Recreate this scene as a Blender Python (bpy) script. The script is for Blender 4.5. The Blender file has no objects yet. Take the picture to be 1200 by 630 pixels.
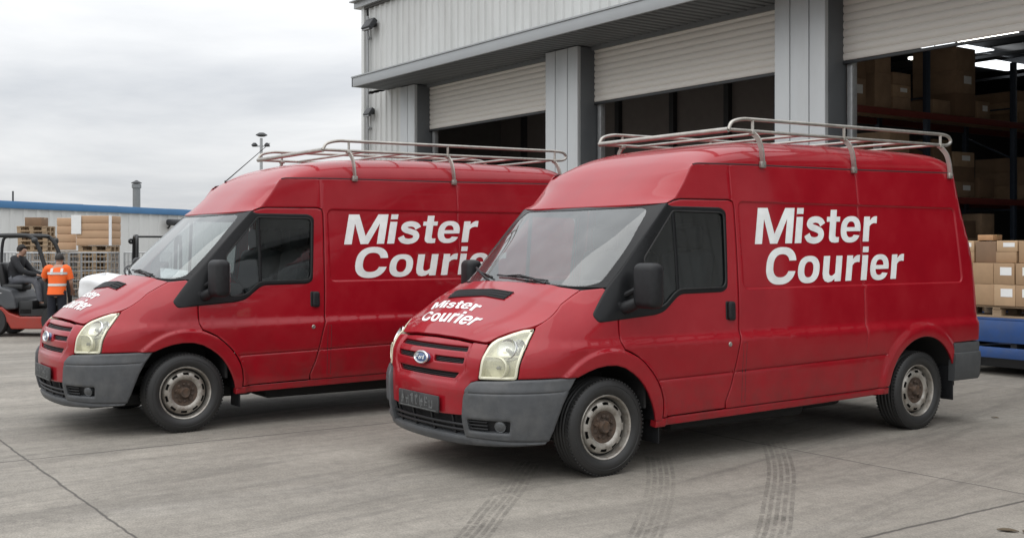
import bpy, bmesh, math, random
from mathutils import Vector, Matrix, Quaternion
from mathutils.geometry import delaunay_2d_cdt
random.seed(7)
scene = bpy.context.scene
COL = scene.collection
# ------------------------------------------------------------------ scene frame
# X runs along the warehouse front, Y towards it, Z up; the camera stands above the origin.
TH = math.radians(55.2)
RV = Vector((math.cos(TH), math.sin(TH), 0))      # camera right
DV = Vector((-math.sin(TH), math.cos(TH), 0))     # camera depth
HC = 1.59
def yard(r, d, z=0.0):
    """point in the yard given as metres to the right of and in front of the viewpoint"""
    p = RV * r + DV * d
    return Vector((p.x, p.y, z))
# ------------------------------------------------------------------ materials
MATS = {}
def nodes_of(m):
    m.use_nodes = True
    return m.node_tree.nodes, m.node_tree.links
def mat(name, color, rough=.5, metal=0., var=.12, scale=6., detail=6., coat=0., coat_rough=.1, bump=0., bscale=60., rvar=.1,
        stretch=(1, 1, 1), dirt=None, dirt_scale=2.5, dirt_amt=.5, spec=.5, grime=None, vary=False):
    if name in MATS: return MATS[name]
    m = bpy.data.materials.new(name); N, L = nodes_of(m)
    b = N['Principled BSDF']
    tc = N.new('ShaderNodeTexCoord'); mp = N.new('ShaderNodeMapping'); mp.inputs['Scale'].default_value = stretch
    if vary:
        oi = N.new('ShaderNodeObjectInfo'); va_ = N.new('ShaderNodeVectorMath'); va_.operation = 'ADD'
        L.new(tc.outputs['Object'], va_.inputs[0]); L.new(oi.outputs['Location'], va_.inputs[1]); L.new(va_.outputs[0], mp.inputs['Vector'])
    else: L.new(tc.outputs['Object'], mp.inputs['Vector'])
    n = N.new('ShaderNodeTexNoise'); n.inputs['Scale'].default_value = scale; n.inputs['Detail'].default_value = detail
    n.inputs['Roughness'].default_value = .6
    L.new(mp.outputs[0], n.inputs['Vector'])
    r = N.new('ShaderNodeValToRGB'); c = color
    r.color_ramp.elements[0].position = .3; r.color_ramp.elements[1].position = .7
    r.color_ramp.elements[0].color = (*[x * (1 - var) for x in c], 1); r.color_ramp.elements[1].color = (*[min(1, x * (1 + var)) for x in c], 1)
    L.new(n.outputs[0], r.inputs[0])
    out = r.outputs[0]
    if dirt:
        n2 = N.new('ShaderNodeTexNoise'); n2.inputs['Scale'].default_value = dirt_scale; n2.inputs['Detail'].default_value = 8; n2.inputs['Roughness'].default_value = .7
        L.new(mp.outputs[0], n2.inputs['Vector'])
        rr = N.new('ShaderNodeValToRGB'); rr.color_ramp.elements[0].position = .45; rr.color_ramp.elements[1].position = .75
        rr.color_ramp.elements[0].color = (0, 0, 0, 1); rr.color_ramp.elements[1].color = (dirt_amt,) * 3 + (1,)
        L.new(n2.outputs[0], rr.inputs[0])
        mx = N.new('ShaderNodeMix'); mx.data_type = 'RGBA'
        L.new(rr.outputs[0], mx.inputs['Factor']); L.new(out, mx.inputs['A']); mx.inputs['B'].default_value = (*dirt, 1)
        out = mx.outputs['Result']
    if grime:      # road dirt thrown up along the sills and behind the wheels
        sz = N.new('ShaderNodeSeparateXYZ'); L.new(tc.outputs['Object'], sz.inputs[0])
        gz = N.new('ShaderNodeMapRange'); gz.inputs['From Min'].default_value = .95; gz.inputs['From Max'].default_value = .25; gz.inputs['To Min'].default_value = 0; gz.inputs['To Max'].default_value = .75
        L.new(sz.outputs[2], gz.inputs['Value'])
        n4 = N.new('ShaderNodeTexNoise'); n4.inputs['Scale'].default_value = 5; n4.inputs['Detail'].default_value = 9; n4.inputs['Roughness'].default_value = .72; L.new(mp.outputs[0], n4.inputs['Vector'])
        g2 = N.new('ShaderNodeMapRange'); g2.inputs['From Min'].default_value = .35; g2.inputs['From Max'].default_value = .8; L.new(n4.outputs[0], g2.inputs['Value'])
        gm_ = N.new('ShaderNodeMath'); gm_.operation = 'MULTIPLY'; L.new(gz.outputs[0], gm_.inputs[0]); L.new(g2.outputs[0], gm_.inputs[1])
        mg = N.new('ShaderNodeMix'); mg.data_type = 'RGBA'; L.new(gm_.outputs[0], mg.inputs['Factor']); L.new(out, mg.inputs['A']); mg.inputs['B'].default_value = (*grime, 1); out = mg.outputs['Result']
    L.new(out, b.inputs['Base Color'])
    mr = N.new('ShaderNodeMapRange'); mr.inputs['To Min'].default_value = max(.02, rough - rvar); mr.inputs['To Max'].default_value = min(1, rough + rvar)
    L.new(n.outputs[0], mr.inputs['Value']); L.new(mr.outputs[0], b.inputs['Roughness'])
    b.inputs['Metallic'].default_value = metal
    b.inputs['Coat Weight'].default_value = coat; b.inputs['Coat Roughness'].default_value = coat_rough
    b.inputs['Specular IOR Level'].default_value = spec
    if bump:
        n3 = N.new('ShaderNodeTexNoise'); n3.inputs['Scale'].default_value = bscale; n3.inputs['Detail'].default_value = 5
        L.new(mp.outputs[0], n3.inputs['Vector'])
        bp = N.new('ShaderNodeBump'); bp.inputs['Strength'].default_value = bump; bp.inputs['Distance'].default_value = .01
        L.new(n3.outputs[0], bp.inputs['Height']); L.new(bp.outputs[0], b.inputs['Normal'])
    MATS[name] = m
    return m
def glass(name, tint, refl=.08, refl_max=.5, rough=.02, haze=0., haze_col=(.6, .62, .62)):
    if name in MATS: return MATS[name]
    m = bpy.data.materials.new(name); N, L = nodes_of(m); N.remove(N['Principled BSDF'])
    o = N['Material Output']
    t = N.new('ShaderNodeBsdfTransparent'); t.inputs[0].default_value = (*tint, 1)
    g = N.new('ShaderNodeBsdfGlossy'); g.inputs['Roughness'].default_value = rough; g.inputs[0].default_value = (.95, .97, .97, 1)
    f = N.new('ShaderNodeFresnel'); f.inputs[0].default_value = 1.5
    mr = N.new('ShaderNodeMapRange'); mr.inputs['From Min'].default_value = .04; mr.inputs['From Max'].default_value = .5
    mr.inputs['To Min'].default_value = refl; mr.inputs['To Max'].default_value = refl_max
    L.new(f.outputs[0], mr.inputs['Value'])
    base = t.outputs[0]
    if haze:
        d = N.new('ShaderNodeBsdfDiffuse'); d.inputs[0].default_value = (*haze_col, 1)
        mh = N.new('ShaderNodeMixShader')
        tc = N.new('ShaderNodeTexCoord'); n = N.new('ShaderNodeTexNoise'); n.inputs['Scale'].default_value = 5; n.inputs['Detail'].default_value = 8
        L.new(tc.outputs['Object'], n.inputs['Vector'])
        mm = N.new('ShaderNodeMapRange'); mm.inputs['From Min'].default_value = .3; mm.inputs['From Max'].default_value = .75
        mm.inputs['To Min'].default_value = haze * .6; mm.inputs['To Max'].default_value = haze * 1.5
        L.new(n.outputs[0], mm.inputs['Value']); L.new(mm.outputs[0], mh.inputs[0])
        L.new(t.outputs[0], mh.inputs[1]); L.new(d.outputs[0], mh.inputs[2]); base = mh.outputs[0]
    x = N.new('ShaderNodeMixShader'); L.new(mr.outputs[0], x.inputs[0]); L.new(base, x.inputs[1]); L.new(g.outputs[0], x.inputs[2])
    L.new(x.outputs[0], o.inputs[0])
    MATS[name] = m
    return m
def emit(name, color, strength):
    if name in MATS: return MATS[name]
    m = bpy.data.materials.new(name); N, L = nodes_of(m); N.remove(N['Principled BSDF'])
    e = N.new('ShaderNodeEmission'); e.inputs[0].default_value = (*color, 1); e.inputs[1].default_value = strength
    L.new(e.outputs[0], N['Material Output'].inputs[0]); MATS[name] = m
    return m
# ------------------------------------------------------------------ mesh builder
class MB:
    def __init__(s): s.bm = bmesh.new()
    def verts(s, pts): return [s.bm.verts.new(p) for p in pts]
    def face(s, vs):
        try: return s.bm.faces.new(vs)
        except ValueError: return None
    def box(s, c, size, rz=0., bev=0., rot=None, seg=2):
        t = bmesh.new(); bmesh.ops.create_cube(t, size=1.)
        bmesh.ops.scale(t, vec=size, verts=t.verts)
        if bev: bmesh.ops.bevel(t, geom=list(t.edges), offset=min(bev, min(size) * .45), segments=seg, affect='EDGES', profile=.5)
        M = Matrix.Translation(c) @ (rot.to_4x4() if rot else Matrix.Rotation(rz, 4, 'Z'))
        s.merge(t, M); return s
    def merge(s, t, M=None):
        mp = {}
        for v in t.verts: mp[v] = s.bm.verts.new(M @ v.co if M else v.co)
        for f in t.faces: s.face([mp[v] for v in f.verts])
        t.free()
    def bar(s, a, b, w, h, bev=0., up=(0, 0, 1)):
        a, b = Vector(a), Vector(b); d = b - a; l = d.length; x = d.normalized(); u = Vector(up)
        if abs(x.dot(u)) > .98: u = Vector((1, 0, 0))
        y = u.cross(x).normalized(); z = x.cross(y)
        return s.box((a + b) / 2, (l, w, h), bev=bev, rot=Matrix((x, y, z)).transposed())
    def tube(s, pts, r, seg=8, closed=False, cap=True):
        pts = [Vector(p) for p in pts]; n = len(pts); rings = []
        rs = r if isinstance(r, (list, tuple)) else [r] * n
        t0 = ((pts[1] - pts[0]) if not closed else (pts[1] - pts[-1])).normalized()
        ref = Vector((0, 0, 1)) if abs(t0.z) < .9 else Vector((1, 0, 0))
        u = t0.cross(ref).normalized()
        for i, p in enumerate(pts):
            if closed: t = (pts[(i + 1) % n] - pts[i - 1]).normalized()
            elif i == 0: t = t0
            elif i == n - 1: t = (pts[-1] - pts[-2]).normalized()
            else: t = ((pts[i + 1] - p).normalized() + (p - pts[i - 1]).normalized()).normalized()
            u = (u - t * u.dot(t)).normalized(); w = t.cross(u)
            k = 1.
            rings.append(s.verts([p + (u * math.cos(a) + w * math.sin(a)) * rs[i] * k for a in [2 * math.pi * j / seg for j in range(seg)]]))
        for i in range(n if closed else n - 1):
            A, B = rings[i], rings[(i + 1) % n]
            for j in range(seg): s.face([A[j], A[(j + 1) % seg], B[(j + 1) % seg], B[j]])
        if cap and not closed: s.face(rings[0][::-1]); s.face(rings[-1])
        return s
    def lathe(s, prof, M=None, seg=32, close=False):
        """profile of (radius, height) turned about local X; M places it"""
        M = M or Matrix.Identity(4); rings = []
        for r, h in prof: rings.append(s.verts([M @ Vector((h, r * math.cos(a), r * math.sin(a))) for a in [2 * math.pi * j / seg for j in range(seg)]]))
        for A, B in zip(rings, rings[1:]):
            for j in range(seg): s.face([A[j], A[(j + 1) % seg], B[(j + 1) % seg], B[j]])
        if close: s.face(rings[0][::-1]); s.face(rings[-1])
        return s
    def grid(s, fn, us, vs):
        V = [[s.bm.verts.new(fn(u, v)) for v in vs] for u in us]
        for i in range(len(us) - 1):
            for j in range(len(vs) - 1): s.face([V[i][j], V[i + 1][j], V[i + 1][j + 1], V[i][j + 1]])
        return s
    def extrude_poly(s, pts, d):
        """closed solid from a planar polygon moved by the vector d"""
        d = Vector(d); a = s.verts(pts); b = s.verts([Vector(p) + d for p in pts]); n = len(pts)
        s.face(a[::-1]); s.face(b)
        for i in range(n): s.face([a[i], a[(i + 1) % n], b[(i + 1) % n], b[i]])
        return s
    def sweep(s, path, prof, closed_prof=True):
        """path: list of (pos, out) vectors, prof: list of (out, z)"""
        rings = [s.verts([Vector(p) + Vector(o) * a + Vector((0, 0, z)) for a, z in prof]) for p, o in path]
        m = len(prof)
        for A, B in zip(rings, rings[1:]):
            for j in range(m if closed_prof else m - 1): s.face([A[j], B[j], B[(j + 1) % m], A[(j + 1) % m]])
        if closed_prof: s.face(rings[0]); s.face(rings[-1][::-1])
        return s
    def build(s, name, material, parent=None, sharp=38, smooth=True, recalc=True):
        if recalc: bmesh.ops.recalc_face_normals(s.bm, faces=list(s.bm.faces))
        me = bpy.data.meshes.new(name); s.bm.to_mesh(me); s.bm.free()
        me.materials.append(material)
        if smooth:
            me.polygons.foreach_set('use_smooth', [True] * len(me.polygons))
            me.set_sharp_from_angle(angle=math.radians(sharp))
        o = bpy.data.objects.new(name, me); COL.objects.link(o)
        if parent: o.parent = parent
        return o
def thing(name, label, cat, loc=(0, 0, 0), rz=0., group=None):
    o = bpy.data.objects.new(name, None); COL.objects.link(o); o.location = loc; o.rotation_euler = (0, 0, rz)
    o.empty_display_size = .2
    return tag(o, label, cat, group)
def tag(o, label, cat, group=None):
    o['label'] = label; o['category'] = cat
    if group: o['group'] = group
    return o
def structure(o, kind='structure'): o['kind'] = kind; return o
def copy_tree(o, parent=None):
    c = o.copy(); COL.objects.link(c)
    if parent: c.parent = parent
    for ch in list(o.children): copy_tree(ch, c)
    return c
# ------------------------------------------------------------------ 2-D helpers
def resample(poly, step, closed=True):
    out = []; n = len(poly)
    for i in range(n if closed else n - 1):
        a, b = poly[i], poly[(i + 1) % n]; l = math.dist(a, b); k = max(1, math.ceil(l / step - 1e-6))
        for j in range(k): out.append((a[0] + (b[0] - a[0]) * j / k, a[1] + (b[1] - a[1]) * j / k))
    if not closed: out.append(poly[-1])
    return out
def area(p): return .5 * sum(p[i - 1][0] * p[i][1] - p[i][0] * p[i - 1][1] for i in range(len(p)))
def fillet(poly, rad):
    """round every corner of a polygon (rad: number or one per corner)"""
    n = len(poly); out = []
    for i in range(n):
        r = rad[i] if isinstance(rad, (list, tuple)) else rad
        p0, p, p1 = Vector(poly[i - 1]), Vector(poly[i]), Vector(poly[(i + 1) % n])
        a, b = (p0 - p), (p1 - p); la, lb = a.length, b.length
        if r <= 0 or la < 1e-6 or lb < 1e-6: out.append(tuple(p)); continue
        d = min(r, la * .45, lb * .45); a = p + a / la * d; b = p + b / lb * d
        for k in range(5):
            t = k / 4; out.append(tuple(a * (1 - t) ** 2 + p * 2 * t * (1 - t) + b * t * t))
    return out
def inset(poly, d):
    n = len(poly); out = []; sg = 1 if area(poly) > 0 else -1
    for i in range(n):
        p0, p, p1 = Vector(poly[i - 1]), Vector(poly[i]), Vector(poly[(i + 1) % n])
        e0 = (p - p0).normalized(); e1 = (p1 - p).normalized()
        n0 = Vector((-e0.y, e0.x)); n1 = Vector((-e1.y, e1.x)); m = n0 + n1
        k = m.dot(n0)
        m = m / max(.5, k) if m.length > 1e-6 else n0
        out.append(tuple(p + m * d * sg))
    return out
def inside(p, poly):
    x, y = p; c = False; n = len(poly); j = n - 1
    for i in range(n):
        xi, yi = poly[i]; xj, yj = poly[j]
        if (yi > y) != (yj > y) and x < (xj - xi) * (y - yi) / (yj - yi) + xi: c = not c
        j = i
    return c
class NearGrid:
    def __init__(s, pts, d):
        s.d = d; s.g = {}
        for p in pts: s.g.setdefault((int(p[0] // d), int(p[1] // d)), []).append(p)
    def near(s, p, r):
        i, j = int(p[0] // s.d), int(p[1] // s.d)
        for a in (-1, 0, 1):
            for b in (-1, 0, 1):
                for q in s.g.get((i + a, j + b), ()):
                    if (q[0] - p[0]) ** 2 + (q[1] - p[1]) ** 2 < r * r: return True
        return False
def surf(fn, disp=None):
    """position function with normal offset: f(u, v, off)"""
    def f(u, v, off=0.):
        h = 1e-3
        p = Vector(fn(u, v)); a = Vector(fn(u + h, v)) - Vector(fn(u - h, v)); b = Vector(fn(u, v + h)) - Vector(fn(u, v - h))
        n = a.cross(b)
        n = n.normalized() if n.length > 1e-12 else Vector((0, 0, 1))
        if disp: off += disp(u, v)
        return p + n * off
    return f
def panel(name, f, outline, material, parent, holes=(), thick=.018, off=0., bev=.004, grid=.04, step=.03, extra=(), mirror=False, both=False, sharp=40, gap=.0):
    """a sheet-metal panel: polygon in surface coordinates laid on surface f, rolled edges turned inwards"""
    if area(outline) < 0: outline = outline[::-1]
    o0 = resample(outline, step)
    if gap: o0 = inset(o0, gap)
    loops = [(o0, inset(o0, bev))]
    for h in holes:
        if area(h) < 0: h = h[::-1]
        h0 = resample(h, step); loops.append((h0, inset(h0, -bev)))
    pts = []; edges = []
    for _, l in loops:
        k = len(pts); pts += l; edges += [(k + i, k + (i + 1) % len(l)) for i in range(len(l))]
    nb = len(pts)
    o1 = loops[0][1]; hs = [l for _, l in loops[1:]]
    def ok(p): return inside(p, o1) and not any(inside(p, h) for h in hs)
    if grid:      # a row of points that follows the rim keeps the rolled edge even
        for d_ in (.010, .028):
            ngr = NearGrid(pts, .05); pts += [p for l_, s_ in [(o1, 1)] + [(h, -1) for h in hs] for p in inset(l_, d_ * s_) if ok(p) and not ngr.near(p, min(.006, d_ * .55))]
    ng = NearGrid(pts, .05); ex = [p for p in extra if ok(p) and not ng.near(p, .004)]
    pts += ex
    ng = NearGrid(pts, .05)
    xs = [p[0] for p in o1]; ys = [p[1] for p in o1]
    if grid:
        i0, i1 = int(min(xs) / grid) - 1, int(max(xs) / grid) + 1; j0, j1 = int(min(ys) / grid) - 1, int(max(ys) / grid) + 1
        for i in range(i0, i1 + 1):
            for j in range(j0, j1 + 1):
                p = (i * grid, j * grid)
                if not ng.near(p, min(grid * .5, .045)) and ok(p): pts.append(p)
    V, E, F, ov, oe, of = delaunay_2d_cdt([Vector(p) for p in pts], edges, [], 0, 1e-6)
    m = MB()
    idx = {}
    def vert(i):
        if i not in idx: idx[i] = m.bm.verts.new(f(V[i].x, V[i].y, off))
        return idx[i]
    for t in F:
        c = sum((V[i] for i in t), Vector((0, 0))) / len(t)
        if ok((c.x, c.y)): m.face([vert(i) for i in t])
    back = {}
    for k, i in enumerate(range(len(V))):
        for q in ov[i]: back[q] = i
    k = 0
    for outer, l in loops:
        n = len(l)
        A = [vert(back[k + i]) for i in range(n)]
        B = m.verts([f(*p, off - bev * .8) for p in outer]); Cc = m.verts([f(*p, off - thick) for p in outer])
        for X, Y in ((A, B), (B, Cc)):
            for i in range(n): m.face([X[i], Y[i], Y[(i + 1) % n], X[(i + 1) % n]])
        k += n
    objs = []
    m2 = None
    if both or mirror:
        m2 = MB(); mp = {v: m2.bm.verts.new((-v.co.x, v.co.y, v.co.z)) for v in m.bm.verts}
        for fa in m.bm.faces: m2.face([mp[v] for v in reversed(fa.verts)])
    if not mirror: objs.append(m.build(name, material, parent, sharp=sharp))
    if m2: objs.append(m2.build(name, material, parent, sharp=sharp))
    return objs if both else objs[0]
def interp(tab,v):
    n=len(tab)
    if v<=tab[0][0]: return tab[0][1]
    if v>=tab[-1][0]: return tab[-1][1]
    for i in range(n-1):
        if v<=tab[i+1][0]: break
    x0,y0=tab[i];x1,y1=tab[i+1];h=x1-x0
    d=(y1-y0)/h
    def slope(j):
        if j==0 : return (tab[1][1]-tab[0][1])/(tab[1][0]-tab[0][0])
        if j==n-1: return (tab[-1][1]-tab[-2][1])/(tab[-1][0]-tab[-2][0])
        a=(tab[j][1]-tab[j-1][1])/(tab[j][0]-tab[j-1][0]);b=(tab[j+1][1]-tab[j][1])/(tab[j+1][0]-tab[j][0])
        if a*b<=0: return 0.
        return 2*a*b/(a+b)
    m0,m1=slope(i),slope(i+1)
    t=(v-x0)/h
    return y0*(1+2*t)*(1-t)**2+m0*h*t*(1-t)**2+y1*t*t*(3-2*t)+m1*h*t*t*(t-1)
W_TAB=[(.20,.935),(.33,.955),(.45,.965),(.65,.974),(.80,.985),(.880,.988),(.898,.985),(.940,.966),(.958,.962),(1.1,.958),(1.3,.948),(1.6,.922),(1.9,.890),(2.22,.855),(2.4,.83)]
Y0_TAB=[(.18,-.83),(.30,-.895),(.45,-.93),(.60,-.932),(.68,-.915),(.80,-.905),(.88,-.868),(.955,-.80),(1.05,-.72),(1.3,-.60)]
HE_TAB=[(-.7,.98),(-.5,1.05),(-.3,1.15),(-.09,1.283),(.08,1.40),(.3,1.62),(.6,1.93)]
SD_TAB=[(-.75,.03),(-.5,.09),(-.3,.13),(-.1,.155),(.05,.10),(.2,.05),(.4,.02),(.6,0)]
YR_TAB=[(.3,4.40),(.8,4.40),(1.5,4.36),(1.96,4.25),(2.27,4.20)]
YE=-.28; PP=2.5
def ph(phi,w,a): return w*max(0,math.sin(phi))**(2/PP), YE-a*max(0,math.cos(phi))**(2/PP)
_tab=[(0.,0.)]
_l=0;_p=ph(0,.97,.65)
for _i in range(1,401):
    _ph=math.pi/2*(_i/400)**1.25
    _q=ph(_ph,.97,.65);_l+=math.dist(_p,_q);_p=_q;_tab.append((_l,_ph))
S0=_l
def s2phi(s):
    lo,hi=0,400
    while hi-lo>1:
        m=(lo+hi)//2
        if _tab[m][0]<=s: lo=m
        else: hi=m
    a,b=_tab[lo],_tab[hi]
    return a[1]+(b[1]-a[1])*(s-a[0])/(b[0]-a[0])
def sy(y): return S0+(y-YE)       # s of a side point at y
def S(s,z):
    sg=1
    if s<0: s=-s;sg=-1
    w=interp(W_TAB,z)
    if s<S0:
        x,y=ph(s2phi(s),w,YE-interp(Y0_TAB,z))
    else: x,y=w,YE+(s-S0)
    if y<.6 and z>.6:
        he=interp(HE_TAB,y); u=(z-(he-.30))/.30
        if u>0:
            k=min(1,max(0,(x/w-.12)/.4)); x-=interp(SD_TAB,y)*min(u,1.3)**2*k*k*(3-2*k)
    if y>4:
        yr=interp(YR_TAB,z); u=(y-(yr-.07))/.07
        if u>0: x-=.07*(1-math.sqrt(max(0,1-min(u,1)**2)))
    return (sg*x,y,z)
def poly_at(pts,t):
    L=[0]
    for a,b in zip(pts,pts[1:]): L.append(L[-1]+math.dist(a,b))
    d=len(pts[0])
    return tuple(interp([(L[i]/L[-1],pts[i][k]) for i in range(len(pts))],t) for k in range(d))
def coons(C0,C1,E0,E1):
    # C0(u) at v=0, C1(u) at v=1, E0(v) at u=0, E1(v) at u=1
    a,b,c,d=C0(0),C0(1),C1(0),C1(1)
    def f(u,v):
        sg=1
        if u<0: u=-u;sg=-1
        p0,p1,q0,q1=C0(u),C1(u),E0(v),E1(v)
        r=[(1-v)*p0[k]+v*p1[k]+(1-u)*q0[k]+u*q1[k]-((1-u)*(1-v)*a[k]+u*(1-v)*b[k]+(1-u)*v*c[k]+u*v*d[k]) for k in range(3)]
        return (sg*r[0],r[1],r[2])
    return f
HOOD_FRONT=[(0,.958),(.3,.953),(.5,.94),(.60,.935),(.64,.945)]
HOOD_SIDE=[(.64,.945),(.69,.972),(.815,1.015),(1.004,1.052),(1.274,1.160),(1.514,1.283)]
hood=coons(lambda u:S(*poly_at(HOOD_FRONT,u)),
           lambda u:poly_at([(0,-.165,1.315),(.3,-.158,1.312),(.6,-.13,1.298),S(1.514,1.283)],u),
           lambda v:poly_at([(0,S(0,.958)[1],.958),(0,-.72,1.02),(0,-.5,1.15),(0,-.165,1.315)],v),
           lambda v:S(*poly_at(HOOD_SIDE,v)))
ALINE=[(.05,1.297),(.154,1.405),(.30,1.565),(.46,1.74),(.615,1.905)]   # (y,z)
def aline(v):
    y,z=poly_at(ALINE,v); return S(sy(y),z)
screen=coons(lambda u:poly_at([(0,-.155,1.312),(.4,-.145,1.308),(.72,-.085,1.296),aline(0)],u),
             lambda u:poly_at([(0,.50,1.893),(.4,.522,1.897),(.7,.565,1.902),aline(1)],u),
             lambda v:poly_at([(0,-.155,1.312),(0,.185,1.625),(0,.50,1.893)],v),
             aline)
ROOFT=[((.615,1.905),(.50,1.893)),((.70,1.95),(.57,1.957)),((.80,2.07),(.67,2.045)),((.885,2.19),(.785,2.145)),((.96,2.211),(.93,2.25)),((1.1,2.215),(1.10,2.33)),((1.4,2.222),(1.4,2.398)),((1.8,2.225),(1.8,2.436)),((2.7,2.232),(2.7,2.460)),((4.0,2.253),(3.97,2.450)),((4.19,2.258),(4.175,2.40))]
def _rt(v,k,j): return interp([(i/10,ROOFT[i][k][j]) for i in range(11)],v)
def redge(v):
    return S(sy(_rt(v,0,0)),_rt(v,0,1))
def roof(u,v):
    sg=-1 if u<0 else 1; u=abs(u)
    e=redge(v); cy=_rt(v,1,0); cz=_rt(v,1,1)
    k=min(1,max(0,(v-.30)/.35)); k=k*k*(3-2*k)
    n=4+2.5*k; m=1.6+.5*k
    h=max(0,1-u**n)**(1/m)
    arch=.018*(1-u*u)*min(1,v*4)
    return (sg*e[0]*u, cy+(e[1]-cy)*u**4, e[2]+(cz-e[2])*h+arch-.018*min(1,v*4))
# ------------------------------------------------------------------ lettering: heavy sloped sans glyphs drawn as 2-D outlines (cap height 1)
def ell(cx, cy, rx, ry, n=40): return [(cx + rx * math.cos(2 * math.pi * i / n), cy + ry * math.sin(2 * math.pi * i / n)) for i in range(n)]
def rect(x0, y0, x1, y1): return [(x0, y0), (x1, y0), (x1, y1), (x0, y1)]
def sq_ell(cx, cy, rx, ry, e=2.4, n=44):
    o = []
    for i in range(n):
        a = 2 * math.pi * i / n; c, s_ = math.cos(a), math.sin(a)
        o.append((cx + rx * math.copysign(abs(c) ** (2 / e), c), cy + ry * math.copysign(abs(s_) ** (2 / e), s_)))
    return o
def spline(pts, n=6):
    o = []
    for i in range(len(pts) - 1):
        p = [pts[max(0, i - 1)], pts[i], pts[i + 1], pts[min(len(pts) - 1, i + 2)]]
        for k in range(n):
            t = k / n
            o.append(tuple(.5 * (2 * p[1][d] + (p[2][d] - p[0][d]) * t + (2 * p[0][d] - 5 * p[1][d] + 4 * p[2][d] - p[3][d]) * t * t + (3 * p[1][d] - p[0][d] - 3 * p[2][d] + p[3][d]) * t ** 3) for d in range(len(pts[0]))))
    o.append(tuple(pts[-1])); return o
def stroke(pts, w):
    p = spline(pts, 7); L = []; R = []
    for i, q in enumerate(p):
        a = Vector(p[max(0, i - 1)]); b = Vector(p[min(len(p) - 1, i + 1)]); t = (b - a).normalized(); n = Vector((-t.y, t.x)) * w / 2
        L.append(tuple(Vector(q) + n)); R.append(tuple(Vector(q) - n))
    return L + R[::-1]
GLYPH = {
 'M': (1.16, [('+', [(0, 0), (.215, 0), (.215, .70), (.47, 0), (.69, 0), (.945, .70), (.945, 0), (1.16, 0), (1.16, 1), (.86, 1), (.58, .27), (.30, 1), (0, 1)])]),
 'i': (.385, [('+', rect(.09, 0, .30, .745)), ('+', rect(.09, .83, .30, 1.0))]),
 's': (.72, [('+', stroke([(.585, .515), (.50, .625), (.345, .67), (.195, .635), (.15, .54), (.22, .455), (.37, .40), (.515, .33), (.555, .21), (.49, .105), (.335, .065), (.17, .11), (.085, .235)], .185))]),
 't': (.47, [('+', rect(.11, .20, .32, .95)), ('+', rect(.0, .60, .45, .745)), ('+', [(.11, .22), (.11, .13), (.14, .05), (.21, .0), (.33, -.015), (.45, .0), (.45, .15), (.38, .148), (.335, .16), (.32, .20), (.32, .22)])]),
 'e': (.77, [('+', sq_ell(.375, .37, .345, .39)), ('-', sq_ell(.375, .37, .15, .235)), ('+', rect(.10, .315, .66, .435)), ('-', [(.40, .315), (.80, .315), (.80, .175), (.52, .205), (.40, .205)])]),
 'r': (.53, [('+', rect(.06, 0, .27, .745)), ('+', [(.20, .36), (.265, .45), (.34, .525), (.43, .55), (.525, .54), (.525, .755), (.44, .755), (.36, .72), (.28, .64), (.20, .58)])]),
 'C': (1.06, [('+', sq_ell(.53, .50, .49, .525)), ('-', sq_ell(.53, .50, .265, .325)), ('-', [(.56, .365), (.75, .345), (1.2, .335), (1.2, .645), (.75, .64), (.56, .62)])]),
 'o': (.83, [('+', sq_ell(.40, .37, .365, .39)), ('-', sq_ell(.40, .37, .155, .225))]),
 'u': (.83, [('+', rect(.50, 0, .715, .745)), ('+', [(.06, .745), (.06, .24), (.09, .10), (.16, .015), (.27, -.02), (.39, .0), (.48, .06), (.53, .13), (.53, .35), (.49, .23), (.42, .175), (.35, .165), (.295, .195), (.275, .27), (.275, .745)])]),
}
def text_decal(name, lines, fn, material, parent, off=.0022, thick=.0015, slant=.11):
    """lines: list of (text, map) where map turns glyph space (0..1 along the line, cap heights) into surface coordinates"""
    m = MB()
    for text, mp in lines:
        W = sum(GLYPH[c][0] for c in text); x = 0.
        for c in text:
            w, shapes = GLYPH[c]
            ops = [(sg, [((px + x + slant * py) / W, py) for px, py in resample(sh, .06)]) for sg, sh in shapes]
            pts = []; edges = []
            for sg, l in ops:
                k = len(pts); pts += l; edges += [(k + i, k + (i + 1) % len(l)) for i in range(len(l))]
            V, E, F, *_ = delaunay_2d_cdt([Vector((p[0] * W, p[1])) for p in pts], edges, [], 0, 1e-6)
            sc = [(sg, [(p[0] * W, p[1]) for p in l]) for sg, l in ops]
            def full(q):
                on = False
                for sg, l in sc:
                    if inside(q, l): on = sg == '+'
                return on
            keep = [t for t in F if full(tuple(sum((V[i] for i in t), Vector((0, 0))) / len(t)))]
            cnt = {}
            for t in keep:
                for i in range(len(t)):
                    e = (t[i], t[(i + 1) % len(t)]); cnt[e] = 1
            top = {}; bot = {}
            def tv(i, d, o):
                if i not in d: d[i] = m.bm.verts.new(fn(*mp(V[i].x / W, V[i].y), o))
                return d[i]
            for t in keep: m.face([tv(i, top, off) for i in t])
            for a, b in cnt:
                if (b, a) not in cnt: m.face([tv(a, top, off), tv(a, bot, off - thick), tv(b, bot, off - thick), tv(b, top, off)])
            x += w
    return m.build(name, material, parent, smooth=False, recalc=False)
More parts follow.
